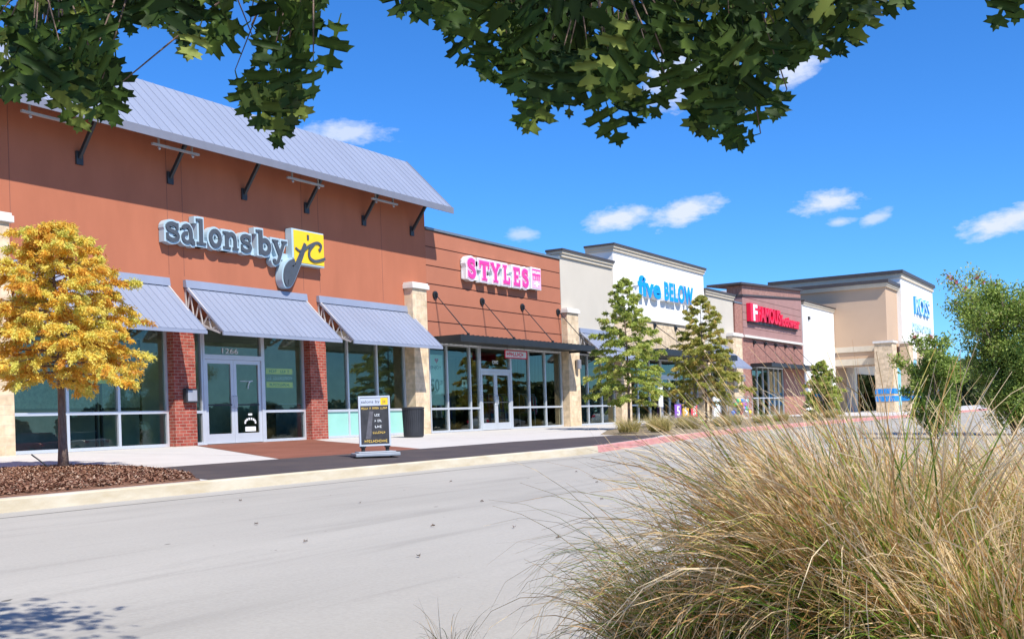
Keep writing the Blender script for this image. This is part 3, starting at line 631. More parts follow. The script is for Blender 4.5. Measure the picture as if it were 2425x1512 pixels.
# posters in the windows
s4=sign('window_poster','tall pale green sale poster with 50 and a red heart in the window','poster',(-.12,29.8,.9))
MB().box(-.125,-.12,29.40,30.22,.92,2.62).build('sheet',POST,s4)
DPR=mat('print_dark',(.05,.12,.11),.6)
textmesh('poster_print','50',29.46,29.98,1.38,1.80,-.119,.003,DPR,s4,thick=.02); textmesh('poster_print','ENJOY',29.50,30.12,2.10,2.24,-.119,.003,DPR,s4); textmesh('poster_print','% OFF',30.0,30.18,1.60,1.76,-.119,.003,DPR,s4)
h=[(29.85+.11*(16*math.sin(t)**3)/16,2.42+.10*(13*math.cos(t)-5*math.cos(2*t)-2*math.cos(3*t)-math.cos(4*t))/16) for t in [2*math.pi*k/24 for k in range(24)]]
MB().add([(-.118,a,b) for a,b in h],[tuple(range(23,-1,-1))]).build('red_heart',RED,s4)
s5=sign('window_poster','small square white notice in the second window pane of the pink-lettered store','poster',(-.12,31.5,1.5)); MB().box(-.125,-.12,31.36,31.66,1.55,1.80).build('sheet',POST,s5); MB().box(-.12,-.118,31.45,31.57,1.62,1.72).build('print_patch',DPR,s5)
CL=[(.55,.10,.10),(.12,.30,.30),(.50,.48,.44),(.40,.20,.05),(.08,.09,.22),(.50,.16,.30),(.25,.35,.12)]
CLM=[mat('cloth_%d'%i,c,.9,var=.2,scale=6) for i,c in enumerate(CL)]
def rack(x,y,k):
    e=empty('clothes_rack',(x,y,0),'clothes rack behind the glass, '+['left of the door under the small notice','right of the door below the hanging sign','farthest right near the stone pillar','just inside the doorway'][k],'clothes rack','clothes racks')
    MB().tube([(x,y-.6,0),(x,y-.6,1.35),(x,y+.6,1.35),(x,y+.6,0)],.015,6).build('rail',ALU,e)
    for j in range(9):
        yy=y-.5+j*.12; w=random.uniform(.16,.24); hh=random.uniform(.5,.85)
        MB().prism([(x-w,1.30-hh),(x+w,1.30-hh),(x+w*.8,1.22),(x+.03,1.32),(x-.03,1.32),(x-w*.8,1.22)],yy-.035,yy+.035).build('garment',random.choice(CLM),e)
for k,(x,y) in enumerate(((-1.1,31.1),(-1.2,35.4),(-1.1,37.5),(-2.6,33.6))): rack(x,y,k)
# wall lamp on the stone pillar
def wall_lamp(x,y,z,label,n):
    e=empty('wall_lamp',(x,y,z),label,'wall lamp','wall lamps')
    MB().box(x,x+.03,y-.08,y+.08,z-.16,z+.16).build('back_plate',STEEL,e)
    MB().lathe((x+.13,y,z),[(.11,-.19),(.115,-.17),(.115,.17),(.11,.19)],20).build('shade',RFASC,e,smooth=False)
wall_lamp(.25,39.25,2.5,'cylinder wall lamp on the stone pillar right of the black canopy',0)
# ================================================ STORE 3 : five below, y 38.6..59.3
A3=empty('store_building',(0,49,0),'white and beige stucco store with blue lettering behind two green trees','store','stores of the shopping centre')
m=MB().box(-.9,0,39.96,43.6,3.1,6.95).box(-.9,0,38.63,39.96,3.1,6.95).box(-.9,-.3,38.63,39.96,0,3.1).box(-.9,0,54.72,59.3,3.1,6.75).box(-.9,-.3,39.96,40.0,0,3.1).box(-20,-7,38.6,59.3,-.1,6.4).box(-7,-.9,38.7,59.3,6.0,6.3).build('side_wall',TAN,A3)
MB().box(-1.3,.02,43.6,54.72,4.84,7.72).box(-1.25,-.35,43.62,54.7,3.1,4.84).build('wall',WHITE,A3)
MB().box(-.34,.0,43.605,54.71,3.1,4.78).build('stone_band',STONE,A3); MB().box(-.3,.09,43.6,54.72,4.78,4.84).build('stone_ledge',CAP,A3)
def cornice(P,y0,y1,z,xb,back=True,x1=0):
    """stepped cream cornice under a dark coping: front and left return"""
    c=MB(); c.box(xb,x1+.08,y0-.08,y1+.0,z-.30,z-.17).box(xb,x1+.14,y0-.14,y1+.0,z-.17,z-.07); o=c.build('cornice',CREAM,P)
    MB().box(xb-.02,x1+.19,y0-.19,y1+.02,z-.07,z+.02).build('coping',DCAP,o); return o
cornice(A3,38.75,43.45,7.17,-.6); cornice(A3,43.6,54.75,7.98,-1.3,x1=.02); cornice(A3,54.95,59.35,6.95,-.8)
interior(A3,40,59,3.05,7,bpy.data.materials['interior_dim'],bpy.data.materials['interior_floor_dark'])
storefront(A3,39.98,43.5,(40.9,42.2),3.0,.80,GLASS2,xf=-.04); pillar(A3,.25,43.55,44.6,3.05,cap=False)
storefront(A3,44.65,48.7,(46.0,47.35),3.0,.80,GLASS2,xf=-.04)
door(A3,48.72,50.8,2.2,3.0,xf=-.035,glass=GLASS2)
storefront(A3,50.82,53.6,(51.8,52.7),3.0,.80,GLASS2,xf=-.04); pillar(A3,.25,53.65,54.7,3.05,cap=False)
storefront(A3,54.75,58.0,(55.8,56.9),3.0,.80,GLASS2,xf=-.04); pillar(A3,.38,58.05,59.6,4.55)
awning(A3,40.05,43.5,1.3,2.75,4.05); awning(A3,54.8,58.3,1.3,2.72,4.0)
canopy(A3,44.3,54.3,1.9,3.0,(45.3,48.0,50.6,53.2),4.6,h=.24)
wall_lamp(.38,59.2,2.2,'cylinder wall lamp on stone pillar under the far metal awning',1)
B4=empty('store_sign',(.1,49.3,5.9),'blue five BELOW lettering on the white stucco wall between the trees','sign')
FV=[('five',45.65,48.30,5.83,6.80,1.0),('BELOW',48.75,52.5,5.85,6.76,1.12)]
for s,a,b,z0,z1,sp_ in FV:
    textmesh('letter_return',s,a-.05,b+.05,z0-.04,z1+.04,.02,.24,SWHITE,B4,thick=.045,space=sp_); textmesh('letter_face',s,a,b,z0,z1,.26,.03,BLUE,B4,thick=.038,space=sp_)
MB().box(.02,.10,45.6,52.6,5.98,6.2).build('raceway',SWHITE,B4)
for k,(y0,c,nm) in enumerate(((49.35,(.25,.09,.50),'purple'),(50.35,(.80,.42,.06),'orange'),(51.5,(.80,.05,.10),'red'))):
    e=empty('sale_poster',(.35,y0+.4,.15),nm+' poster with a large white figure standing in front of the store with blue lettering','poster','sale posters on the walk')
    MB().box(.33,.36,y0,y0+.80,.15,.80).build('board',mat('poster_'+nm,c,.6),e); textmesh('poster_print','5',y0+.22,y0+.60,.22,.72,.36,.008,SWHITE,e,thick=.03); MB().box(.30,.33,y0+.1,y0+.14,0,.78).box(.30,.33,y0+.66,y0+.70,0,.78).build('leg',ALU,e)
e=empty('display_board',(.5,54.7,0),'tall pale board standing on the walk right of the coloured sale posters','board')
MB().box(.45,.50,54.3,55.2,.10,1.25).build('panel',SWHITE,e); MB().box(.50,.51,54.42,55.08,.30,.55).box(.50,.51,54.42,55.08,.70,.95).build('print_patch',POST,e); MB().box(.44,.52,54.25,54.30,0,1.3).box(.44,.52,55.2,55.25,0,1.3).build('frame',ALU,e)
e=empty('ball_bin',(1.0,57.2,0),'wire bin of coloured balls on the walk under the far metal awning','bin')
m=MB()
for x_ in (.6,1.4):
    for y_ in (56.5,57.2,57.9): m.box(x_-.015,x_+.015,y_-.015,y_+.015,zside(1.4),1.15)
for z_ in (.15,.5,.85,1.13):
    for x_ in (.6,1.4): m.box(x_-.012,x_+.012,56.52,57.88,z_-.01,z_+.01)
    for y_ in (56.5,57.9): m.box(.62,1.38,y_-.012,y_+.012,z_-.01,z_+.01)
m.build('wire_frame',ALU,e)
BM=[mat('ball_%d'%i,c,.4,var=.05) for i,c in enumerate(((.05,.25,.75),(.75,.05,.12),(.85,.70,.05),(.10,.55,.20),(.70,.70,.72),(.45,.12,.55)))]
for j in range(28):
    bx_=.72+.56*((j*7)%5)/4; by_=56.66+1.08*((j*3)%7)/6; bz_=.28+.21*(j//7)
    MB().lathe((bx_,by_,bz_),[(.12*math.sin(math.pi*q/7),-.12*math.cos(math.pi*q/7)) for q in range(8)],12).build('ball',BM[j%6],e,smooth=True)
# ================================================ STORE 4 : brick, y 59.3..73.4
A4=empty('store_building',(0,66.5,0),'red brick store with slanted dark roof cap and red lettering','store','stores of the shopping centre')
MB().box(-.8,0,59.6,60.9,-.1,6.55).box(-.8,-.06,60.9,73.35,3.1,4.62).box(-20,-7,59.4,73.3,-.1,6.2).box(-7,-.8,59.4,73.3,5.8,6.2).box(-.8,.0,60.9,62.3,-.1,3.1).box(-.8,0,68.6,73.35,-.1,3.1).build('brick_wall',BRICK2,A4)
m=MB(); zz=[4.78,5.22,5.66,6.10,6.54,6.98]
for a,b in zip(zz,zz[1:]): m.box(-.5,.03,60.9,73.0,a+.01,b-.012)
m.add([(.03,60.9,6.99),(.03,73.0,6.99),(.03,73.0,7.72),(.03,60.9,7.02),(-.5,60.9,6.99),(-.5,73,6.99),(-.5,73,7.72),(-.5,60.9,7.02)],[(0,1,2,3),(7,6,5,4),(4,0,3,7),(1,5,6,2),(3,2,6,7)])
m.build('upper_cladding',mat('mauve_brick',(.33,.185,.165),.85,var=.08,scale=1.2,bump=.3,bscale=30),A4)
MB().box(-.5,.14,60.85,73.1,4.64,4.78).build('stone_ledge',CAP,A4)
def slope(m,x0,x1,y0,y1,za,zb,h): m.add([(x0,y0,za),(x1,y0,za),(x1,y1,zb),(x0,y1,zb),(x0,y0,za+h),(x1,y0,za+h),(x1,y1,zb+h),(x0,y1,zb+h)],[(0,3,2,1),(4,5,6,7),(0,1,5,4),(1,2,6,5),(2,3,7,6),(3,0,4,7)]); return m
slope(slope(MB(),-1.0,.10,60.85,73.05,7.03,7.74,.10),-1.9,.22,60.3,73.0,7.66,8.30,.12).build('roof_cap',DCAP,A4)
slope(MB(),-.9,.04,60.9,72.9,7.13,7.84,.53).build('soldier_course',BRICK3,A4)
MB().box(-.7,.03,59.55,60.85,6.55,6.64).build('coping',GCAP,A4)
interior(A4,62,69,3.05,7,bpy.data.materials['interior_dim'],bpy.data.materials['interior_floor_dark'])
storefront(A4,62.32,68.58,(63.4,64.5,65.6,66.7,67.6),3.0,1.1,GLASS2,xf=-.04)
canopy(A4,62.0,73.6,1.3,2.92,(62.9,65.0,67.1,69.2,71.2),4.42)
B5=empty('store_sign',(.1,66.5,5.9),'red FAMOUS footwear lettering with a white F on brick facade','sign')
MB().box(.04,.30,61.55,62.9,5.60,6.66).build('logo_box',RED,B5,bevel=.01); textmesh('logo_letter','F',62.0,62.75,5.64,6.62,.30,.02,SWHITE,B5,thick=.03)
textmesh('letter_face','FAMOUS',62.98,67.4,5.66,6.60,.04,.26,RED,B5,thick=.03); textmesh('letter_face','footwear',67.5,71.6,5.62,6.36,.04,.26,RED,B5,thick=.03)
MB().box(.03,.14,61.6,71.6,5.50,5.75).build('raceway',TRASH,B5)
# ================================================ STORE 5 : white, y 73.4..81.65
A5=empty('store_building',(0,77.5,0),'small plain white stucco shop between brick store and taupe anchor store','store','stores of the shopping centre')
MB().box(-6,0,73.36,81.6,-.1,7.45).build('wall',WHITE,A5); cornice(A5,73.5,81.6,7.72,-6)
MB().box(.005,.06,75,80.5,0,2.6).build('window',GLASS2,A5); MB().box(.01,.09,74.6,75.0,6.5,6.7).build('wall_vent',STEEL,A5)
# ================================================ STORE 6 : Ross, y 81.65..100
A6=empty('anchor_store_building',(2,90,0),'tall taupe and white anchor store with arcade, stone columns and pale blue lettering','store','stores of the shopping centre')
MB().box(-25,3.78,81.66,85.6,4.72,9.2).box(-25,-.2,81.66,85.6,-.1,4.72).box(3.3,3.78,81.7,85.6,3.5,4.72).build('side_wall',TAN3,A6)
MB().box(-.2,3.9,81.60,81.66,4.40,4.80).box(-.2,3.84,81.56,81.66,3.42,3.9).build('arcade_beam',CREAM,A6)
MB().box(-.2,3.3,81.7,82.1,3.3,4.4).build('arcade_soffit_beam',TAN3,A6)
MB().box(-24,4.1,85.6,99.0,4.6,10.3).box(-24,.4,85.6,99,-.1,4.6).box(3.6,4.1,85.6,99.0,4.0,4.6).build('wall',WHITE,A6)
MB().box(-24.1,3.92,81.45,85.58,9.02,9.14).box(-24.1,3.98,81.38,85.58,9.14,9.30).build('cornice',CREAM,A6)
MB().box(-24.2,4.08,81.28,85.58,9.30,9.53).build('coping',DCAP,A6)
MB().box(-6,4.2,85.5,99.1,10.02,10.34).build('cornice',CREAM,A6); MB().box(-6.1,4.32,85.38,99.22,10.34,10.60).build('coping',DCAP,A6)
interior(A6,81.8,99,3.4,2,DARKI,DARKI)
MB().box(.41,.47,86.5,97,0,2.9).build('window',GLASS2,A6)
for i,(x0,x1,y0,y1,z) in enumerate(((3.2,4.45,80.0,81.5,4.85),(4.1,4.75,84.4,86.0,4.95),(4.05,4.75,91.0,92.4,4.8),(4.05,4.75,97.4,98.9,4.8))):
    p=MB().box(x0,x1,y0,y1,-.1,z).build('stone_column',STONE,A6); MB().box(x0-.08,x1+.08,y0-.08,y1+.08,z,z+.16).build('column_cap',CAP,p)
    MB().box(x0-.03,x1+.03,y0-.03,y1+.03,.68,1.06).box(x0-.03,x1+.03,y0-.03,y1+.03,1.22,1.58).build('blue_band',mat('band_blue',(.02,.26,.66),.5) if i==0 else bpy.data.materials['band_blue'],p)
B6=empty('store_sign',(4.2,92,7),'pale blue two-line lettering on the white anchor store wall','sign')
textmesh('letter_return','ROSS',90.3,96.6,7.55,9.0,4.1,.16,RBLUE,B6,thick=.012); textmesh('letter_face','ROSS',90.36,96.54,7.62,8.93,4.26,.03,PALEB,B6)
textmesh('letter_return','DRESS FOR LESS',89.2,97.4,6.2,6.85,4.1,.10,PALEB,B6)
# ================================================ street furniture
def sidewalk_sign():
    cx,cy=8.5,15.45; z=zside(cx); rz=math.radians(-42)   # faces the street, turned to the left
    e=empty('sidewalk_sign',(cx,cy,z),'black and yellow salon sign board on grey wheeled base standing on charcoal paving','sign board',None,rz)
    R_=Matrix.Translation((cx,cy,z))@Matrix.Rotation(rz,4,'Z')
    def P(m,name,mt,par=e,bevel=0):
        m.v=[tuple(R_@Vector(p)) for p in m.v]; return m.build(name,mt,par,bevel)
    P(MB().slab([(-.30,-.40),(.30,-.40),(.30,.40),(-.30,.40)],.03,.09).slab([(-.22,-.34),(.22,-.34),(.22,.34),(-.22,.34)],.09,.115),'base',mat('base_grey',(.30,.33,.37),.5),bevel=.015)
    for y in (-.22,.22): P(MB().tube([(0,y,.11),(0,y,.20)],.035,10).tube([(0,y,.18),(0,y,.21)],.055,10),'spring_post',RUB)
    for y in (-.33,.33): P(MB().tube([(-.25,y-.02,.035),(-.25,y+.02,.035)],.035,12),'wheel',RUB)
    h0,h1=.21,1.11; w=.285
    m=MB().box(-.03,.03,-w,-w+.03,h0,h1).box(-.03,.03,w-.03,w,h0,h1).box(-.03,.03,-w+.03,w-.03,h0,h0+.03).box(-.03,.03,-w+.03,w-.03,h1-.03,h1)
    P(m,'frame',ALU)
    f=P(MB().box(-.018,.018,-w+.03,w-.03,h0+.03,h1-.03),'poster_face',mat('poster_black',(.04,.038,.04),.45,var=.3,scale=9))
    P(MB().box(.018,.022,-w+.035,w-.035,.935,1.075),'header_strip',mat('header_pale',(.46,.50,.60),.5),f)
    P(MB().box(.022,.025,.115,w-.04,.945,1.07),'header_logo',YEL,f)
    P(textmesh('t','salons by',-w+.05,.10,.965,1.035,.022,.003,None),'header_print',LEDG,f); P(textmesh('t','jc',.15,.21,.96,1.04,.0255,.003,None),'header_print',LEDG,f)
    YL=mat('print_gold',(.75,.50,.10),.5)
    P(finemarks('t',19,-w+.05,w-.05,.868,.905,.018,.003,None),'poster_print',YL,f)
    for k,s in enumerate(('HAIR','NAILS','SPA','MASSAGE')):
        P(finemarks('t',len(s),.0 if k<3 else -.04,.13 if k<3 else .19,.745-k*.105,.785-k*.105,.018,.003,None),'poster_print',SWHITE if k<3 else YL,f)
    P(finemarks('t',11,-w+.09,w-.06,.275,.32,.018,.003,None),'poster_print',YL,f)
    # pale figure-like gradient shape of the poster photo
    P(MB().add([(.0185,-.17,.34),(.0185,-.07,.34),(.0185,-.05,.60),(.0185,-.02,.83),(.0185,-.09,.84),(.0185,-.13,.60)],[(0,1,2,3,4,5)]),'poster_picture',mat('poster_grey',(.11,.105,.115),.5,var=.3,scale=12),f)
sidewalk_sign()
T=empty('trash_can',(1.95,25.6,zside(1.95)),'black ribbed round trash can beside the stone pillar','trash can')
z=zside(1.95); m=MB().lathe((1.95,25.6,z),[(.27,0),(.29,.03),(.31,.80),(.33,.82),(.33,.86),(.26,.88),(.20,.80)],32)
for k in range(32):
    a=2*math.pi*k/32; m.bar((1.95+.285*math.cos(a),25.6+.285*math.sin(a),z+.04),(1.95+.315*math.cos(a),25.6+.315*math.sin(a),z+.80),.018,.018)
m.build('body',TRASH,T); MB().lathe((1.95,25.6,z),[(.20,.80),(.20,.81)],20).build('liner',RUB,T)
G=empty('accessible_parking_sign',(5.2,36.2,zside(5.2)),'white narrow sign on a post among the yellow grass below the nearer green tree','sign')
MB().tube([(5.2,36.2,-.2),(5.2,36.2,1.3)],.03,8).build('post',CREAM,G); MB().box(5.18,5.24,36.06,36.40,.62,1.42).build('plate',SWHITE,G,bevel=.01)

# ================================================ vegetation
def rand_unit(n):
    v=RNG.normal(size=(n,3)); return v/np.linalg.norm(v,axis=1)[:,None]
def cypress(loc,H,crown_h0,rad,n_br,leaf_n,stops,label,group,tr=.05,seed=1,llen=.05,lw=.012,shape=1.0,droop=.25,lean=0,pe=.72):
    rg=np.random.default_rng(seed); x,y,z=loc
    e=empty('bald_cypress',(x,y,z),label,'tree',group)
    tm=MB(); pts=[(x+lean*t*t+.04*math.sin(5*t+seed),y+.03*math.cos(4*t),z-.1+t*(H*.96+.1)) for t in np.linspace(0,1,9)]; tm.tube(pts,[tr*(1.25 if i==0 else 1)*(1-.93*i/8)+.004 for i in range(9)],9)
    P=[];D=[];
    for b in range(n_br):
        u=(b+.5)/n_br; t=crown_h0/H+(1-crown_h0/H)*u**.9; h=t*H
        prof=(1-u)**pe*(0.35+.65*min(1,(u*5+.35)))*shape
        L=max(.12,rad*prof*rg.uniform(.72,1.15)); a=b*2.399+rg.uniform(-.4,.4); rise=.55*(u)+.15-.12*(1-u)
        p0=np.array([x+lean*t*t,y,z+h]); dr=np.array([math.cos(a),math.sin(a),rise]); k=6
        bp=[p0+dr*L*s+np.array([0,0,-droop*L*s*s]) for s in np.linspace(0,1,k)]
        tm.tube([tuple(p) for p in bp],[max(.003,tr*.30*(1-u*.7)*(1-.85*i/(k-1))) for i in range(k)],5)
        ns=max(5,int(L/.085))
        for s in range(ns):
            f=rg.uniform(.16,1)**.8; base=p0+dr*L*f+np.array([0,0,-droop*L*f*f])
            ta=a+rg.choice([-1,1])*rg.uniform(.3,1.3); tl=L*rg.uniform(.14,.34)*(1.15-f*.6)+.05
            td=np.array([math.cos(ta),math.sin(ta),rg.uniform(-.35,.35)]); P.append((base,td,tl))
    nT=len(P); per=max(8,leaf_n//nT); B=np.array([p[0] for p in P]); TD=np.array([p[1] for p in P]); TL=np.array([p[2] for p in P])
    s=rg.random((nT,per)); pos=B[:,None]+TD[:,None]*(TL[:,None]*s)[...,None]+rg.normal(size=(nT,per,3))*.022+np.array([0,0,-1])*(.25*TL[:,None]*s*s)[...,None]
    pos=pos.reshape(-1,3); n=len(pos); base_t=np.repeat(rg.random(nT),per)
    d=rg.normal(size=(n,3))*.6+np.repeat(TD,per,0)*.8+np.array([0,0,-.75]); d/=np.linalg.norm(d,axis=1)[:,None]
    w=np.cross(d,rg.normal(size=(n,3))); w/=np.linalg.norm(w,axis=1)[:,None]
    L_=(llen*rg.uniform(.6,1.4,n))[:,None]; w=w*lw*rg.uniform(.7,1.3,n)[:,None]
    V=np.stack([pos-w*.4,pos+d*L_*.5-w,pos+d*L_,pos+d*L_*.5+w],1).reshape(-1,3); F=np.arange(4*n).reshape(-1,4)
    tint=np.clip(base_t*.75+rg.random(n)*.3-.02,0,1)
    tm.build('trunk',BARK,e,smooth=True)
    npmesh('crown',V,F,leafmat('cypress_leaf_%d'%seed,stops,.5),{'tint':np.repeat(tint,4)},e,(x,y,z))
    return e
BARK=mat('bark',(.13,.085,.065),.95,col2=(.26,.19,.15),scale=8,bump=1,bscale=25,streak=(6,6,1.2))
GOLD=[(0,(.52,.20,.04)),(.22,(.80,.46,.06)),(.5,(.92,.72,.14)),(1,(.64,.68,.16))]
GRN=[(0,(.24,.30,.06)),(.5,(.44,.52,.11)),(.85,(.62,.64,.18)),(1,(.68,.56,.20))]
cypress((6.1,10.76,zside(6.1)+.08),3.70,1.28,1.30,96,105000,GOLD,'golden orange autumn cypress in the mulch bed before the salon windows','cypress trees along the walk',.07,11,.058,.0105,1.18,.22,-.12,pe=.55)
cypress((5.0,33.9,zside(5)),5.15,.95,1.55,70,58000,GRN,'taller green cypress in front of the white and beige store, left of its blue lettering','cypress trees along the walk',.05,12,.08,.018,1.12,.2)
cypress((5.0,41.2,zside(5)),5.15,.85,1.7,70,58000,[(0,(.24,.26,.05)),(.5,(.44,.45,.10)),(.8,(.62,.54,.15)),(1,(.64,.42,.14))],'yellow-green cypress in front of the blue lettering, nearest the brick store','cypress trees along the walk',.05,13,.08,.018,1.12,.2)
cypress((5.5,57.0,zside(5.5)),2.95,.3,1.3,40,26000,GRN,'small green cypress rising behind the foreground grass before the plain white shop','cypress trees along the walk',.045,14,.11,.028,1.05,.15)
# irrigation stub by the trunk
GU=empty('tree_stake',(6.0,10.45,zside(6)+.05),'short bent black pipe beside the golden tree trunk','stake'); MB().tube([(6.05,10.55,zside(6)+.05),(6.0,10.40,zside(6)+.18),(5.98,10.30,zside(6)+.26)],.012,6).build('pipe',STEEL,GU)

# oleander-like shrub tree at the right
def bushtree(name,loc,H,R,n_leaf,stops,label,cat,seed,llen,lw,flowers=0,trunks=5,group=None,base=.08):
    rg=np.random.default_rng(seed); x,y,z=loc; e=empty(name,(x,y,z),label,cat,group); tm=MB(); ends=[]
    for k in range(trunks):
        a=k*2.399+rg.uniform(-.3,.3); sp=R*.75*math.sqrt((k+.5)/trunks)
        p=[np.array([x,y,z-.1])]; 
        for t in (.25,.5,.75,1.0): p.append(np.array([x+math.cos(a)*sp*t**1.3,y+math.sin(a)*sp*t**1.3,z+H*(.93-.28*(sp/R)**2)*t])+rg.normal(size=3)*.05*H*.2)
        tm.tube([tuple(q) for q in p],[.05*H/5,.04*H/5,.03*H/5,.018*H/5,.006],6)
        for q in range(12):
            t=rg.uniform(base,1); i=min(3,int(t*4)); b=p[i]+(p[i+1]-p[i])*(t*4-i); a2=rg.uniform(0,6.28); L=R*rg.uniform(.25,.55)
            d=np.array([math.cos(a2),math.sin(a2),rg.uniform(.2,1.1)]); 
            tm.tube([tuple(b),tuple(b+d*L*.5),tuple(b+d*L+np.array([0,0,.05*L]))],[.012,.008,.003],4); ends+= [(b+d*L*s) for s in (.45,.6,.75,.9,1.0)]
        ends.append(p[-1])
    E=np.array(ends); per=n_leaf//len(E); cl=np.repeat(rg.random(len(E)),per)
    pos=np.repeat(E,per,0)+rg.normal(size=(len(E)*per,3))*R*.085; n=len(pos)
    d=rg.normal(size=(n,3))+np.array([0,0,.55]); d/=np.linalg.norm(d,axis=1)[:,None]; w=np.cross(d,rg.normal(size=(n,3))); w/=np.linalg.norm(w,axis=1)[:,None]
    L_=(llen*rg.uniform(.6,1.3,n))[:,None]; w=w*lw
    V=np.stack([pos,pos+d*L_*.45-w,pos+d*L_,pos+d*L_*.45+w],1).reshape(-1,3)
    tm.build('trunk',BARK,e,smooth=True)
    npmesh('crown',V,np.arange(4*n).reshape(-1,4),leafmat(name+'_leaf_%d'%seed,stops,.35),{'tint':np.repeat(np.clip(cl*.7+rg.random(n)*.35,0,1),4)},e,(x,y,z))
    if flowers:
        top=E[np.argsort(-E[:,2]-rg.random(len(E))*.8)[:flowers]]; pos=np.repeat(top,36,0)+rg.normal(size=(flowers*36,3))*.03+np.array([0,0,.1]); n=len(pos)
        d=rand_unit(n)*.025; w=np.cross(d,rand_unit(n)); 
        V=np.stack([pos-d,pos-w,pos+d,pos+w],1).reshape(-1,3); npmesh('blossom',V,np.arange(4*n).reshape(-1,4),leafmat(name+'_blossom',[(0,(.62,.08,.16)),(1,(.75,.16,.28))],.2),{'tint':np.repeat(rg.random(n),4)},e,(x,y,z))
    return e
CR=[(0,(.12,.18,.03)),(.5,(.24,.33,.06)),(.85,(.40,.48,.11)),(1,(.48,.36,.18))]
bushtree('crape_myrtle',(17.1,33.5,zroad(17.1)),4.5,1.8,46000,CR,'large green crape myrtle with pink blossom tips at the right edge','shrub',21,.10,.022,flowers=7,trunks=11)
bushtree('crape_myrtle',(15.6,30.0,zroad(15.6)),2.6,1.0,16000,CR,'lower green crape myrtle left of the large one, before the anchor store','shrub',22,.10,.022,flowers=2,trunks=5)
# distant wood across the lot
def wood(name,xs_,ys_,n,hmin,hmax,label):
    pos=[];cl=[]
    for k in range(n):
        cx=random.uniform(*xs_); cy=random.uniform(*ys_); h=random.uniform(hmin,hmax); r=h*.45; m_=260
        v=rand_unit(m_)*(RNG.random(m_)**.33)[:,None]; v=v*np.array([r,r,h*.5])+np.array([cx,cy,-1.2+h*.55]); pos.append(v); cl.append(np.full(m_,random.random()))
    pos=np.concatenate(pos); cl=np.concatenate(cl); nn=len(pos); d=rand_unit(nn)*.8; w=np.cross(d,rand_unit(nn))
    V=np.stack([pos-d,pos-w,pos+d,pos+w],1).reshape(-1,3)
    return tag(npmesh(name,V,np.arange(4*nn).reshape(-1,4),leafmat(name+'_leaf',[(0,(.04,.06,.02)),(1,(.10,.12,.04))],.2),{'tint':np.repeat(np.clip(cl*.7+RNG.random(nn)*.3,0,1),4)}),label,'trees',kind='stuff')
wood('distant_wood',(-10,160),(190,230),110,5,9,'low dark line of far-off trees at the end of the parking lot')
wood('roadside_wood',(110,130),(-60,260),150,3.0,5.5,'line of trees along the far side of the parking lot mirrored in shop windows')

# ornamental grasses
def grass_clump(loc,n,L0,L1,spread,lean,seed,label,group,w0=.0036,base_r=.14,segs=8,stops=None,up=.15,curl=1.0,name='ornamental_grass',plume=.3):
    rg=np.random.default_rng(seed); x,y,z=loc
    r=base_r*np.sqrt(rg.random(n)); a=rg.uniform(0,2*math.pi,n); bx=x+r*np.cos(a); by=y+r*np.sin(a)
    out=np.stack([np.cos(a),np.sin(a)],1)*(r/base_r)[:,None]*.6+rg.normal(size=(n,2))*.45
    tilt=spread*out*rg.uniform(.3,1.0,n)[:,None]+np.array(lean)*rg.uniform(.35,1.2,n)[:,None]
    L=.94*rg.uniform(L0,L1,n)*(1-.25*rg.random(n)**3); tw=np.linalg.norm(tilt,axis=1)+1e-6; az=np.arctan2(tilt[:,1],tilt[:,0]); th0=np.clip(up*rg.random(n)+.52*tw,0,1.02); kap=curl*(np.where(rg.random(n)<.24,rg.gamma(3,.55,n),rg.gamma(2.2,.20,n))+.2*tw)
    pts=[np.stack([bx,by,np.full(n,z)],1)]
    wob=rg.normal(size=n)*.5
    for i in range(segs):
        s=(i+.5)/segs; th=th0+kap*s**2.0*1.5; az_=az+wob*s*s
        d=np.stack([np.sin(th)*np.cos(az_),np.sin(th)*np.sin(az_),np.cos(th)],1); pts.append(pts[-1]+d*(L/segs)[:,None])
    P=np.stack(pts,1); P[:,:,2]=np.maximum(P[:,:,2],z+.01)                                # n,segs+1,3
    view=np.array([EYE.x,EYE.y,EYE.z]); side=rg.normal(size=(n,3)); 
    T_=np.gradient(P,axis=1); sd_=np.cross(T_,side[:,None]); sd_/=np.linalg.norm(sd_,axis=2)[:,:,None]+1e-9
    s=np.linspace(0,1,segs+1); wd=w0*(1.0-.80*s**1.6)*rg.uniform(.6,1.3,n)[:,None]
    V=np.stack([P-sd_*wd[:,:,None],P+sd_*wd[:,:,None]],2).reshape(-1,3)
    idx=np.arange(n*(segs+1)*2).reshape(n,segs+1,2); F=np.stack([idx[:,:-1,0],idx[:,:-1,1],idx[:,1:,1],idx[:,1:,0]],-1).reshape(-1,4)
    rnd=rg.random(n); ripe=np.clip(s[None,:]*.95+(rnd[:,None]-.62)*.8,0,1)
    dead=(rg.random(n)<.28); ripe=np.where(dead[:,None],.62+.38*rg.random(n)[:,None],ripe)
    A_=np.repeat(ripe.reshape(n,segs+1,1),2,2).ravel()
    e=empty(name,(x,y,z),label,'ornamental grass',group)
    npmesh('blades',V,F,stops,{'tint':A_},e,(x,y,z))
    return e
GST=leafmat('grass_blade',[(0,(.07,.16,.015)),(.34,(.24,.38,.05)),(.50,(.56,.52,.15)),(.62,(.52,.25,.09)),(.72,(.80,.56,.26)),(1,(.98,.80,.52))],.45,rough=.7,spec=.12)
GST2=leafmat('yellow_grass_blade',[(0,(.22,.20,.05)),(.5,(.50,.42,.14)),(1,(.62,.50,.24))],.35)
RV=np.array([rt.x,rt.y]); FV_=np.array([fw.x,fw.y])
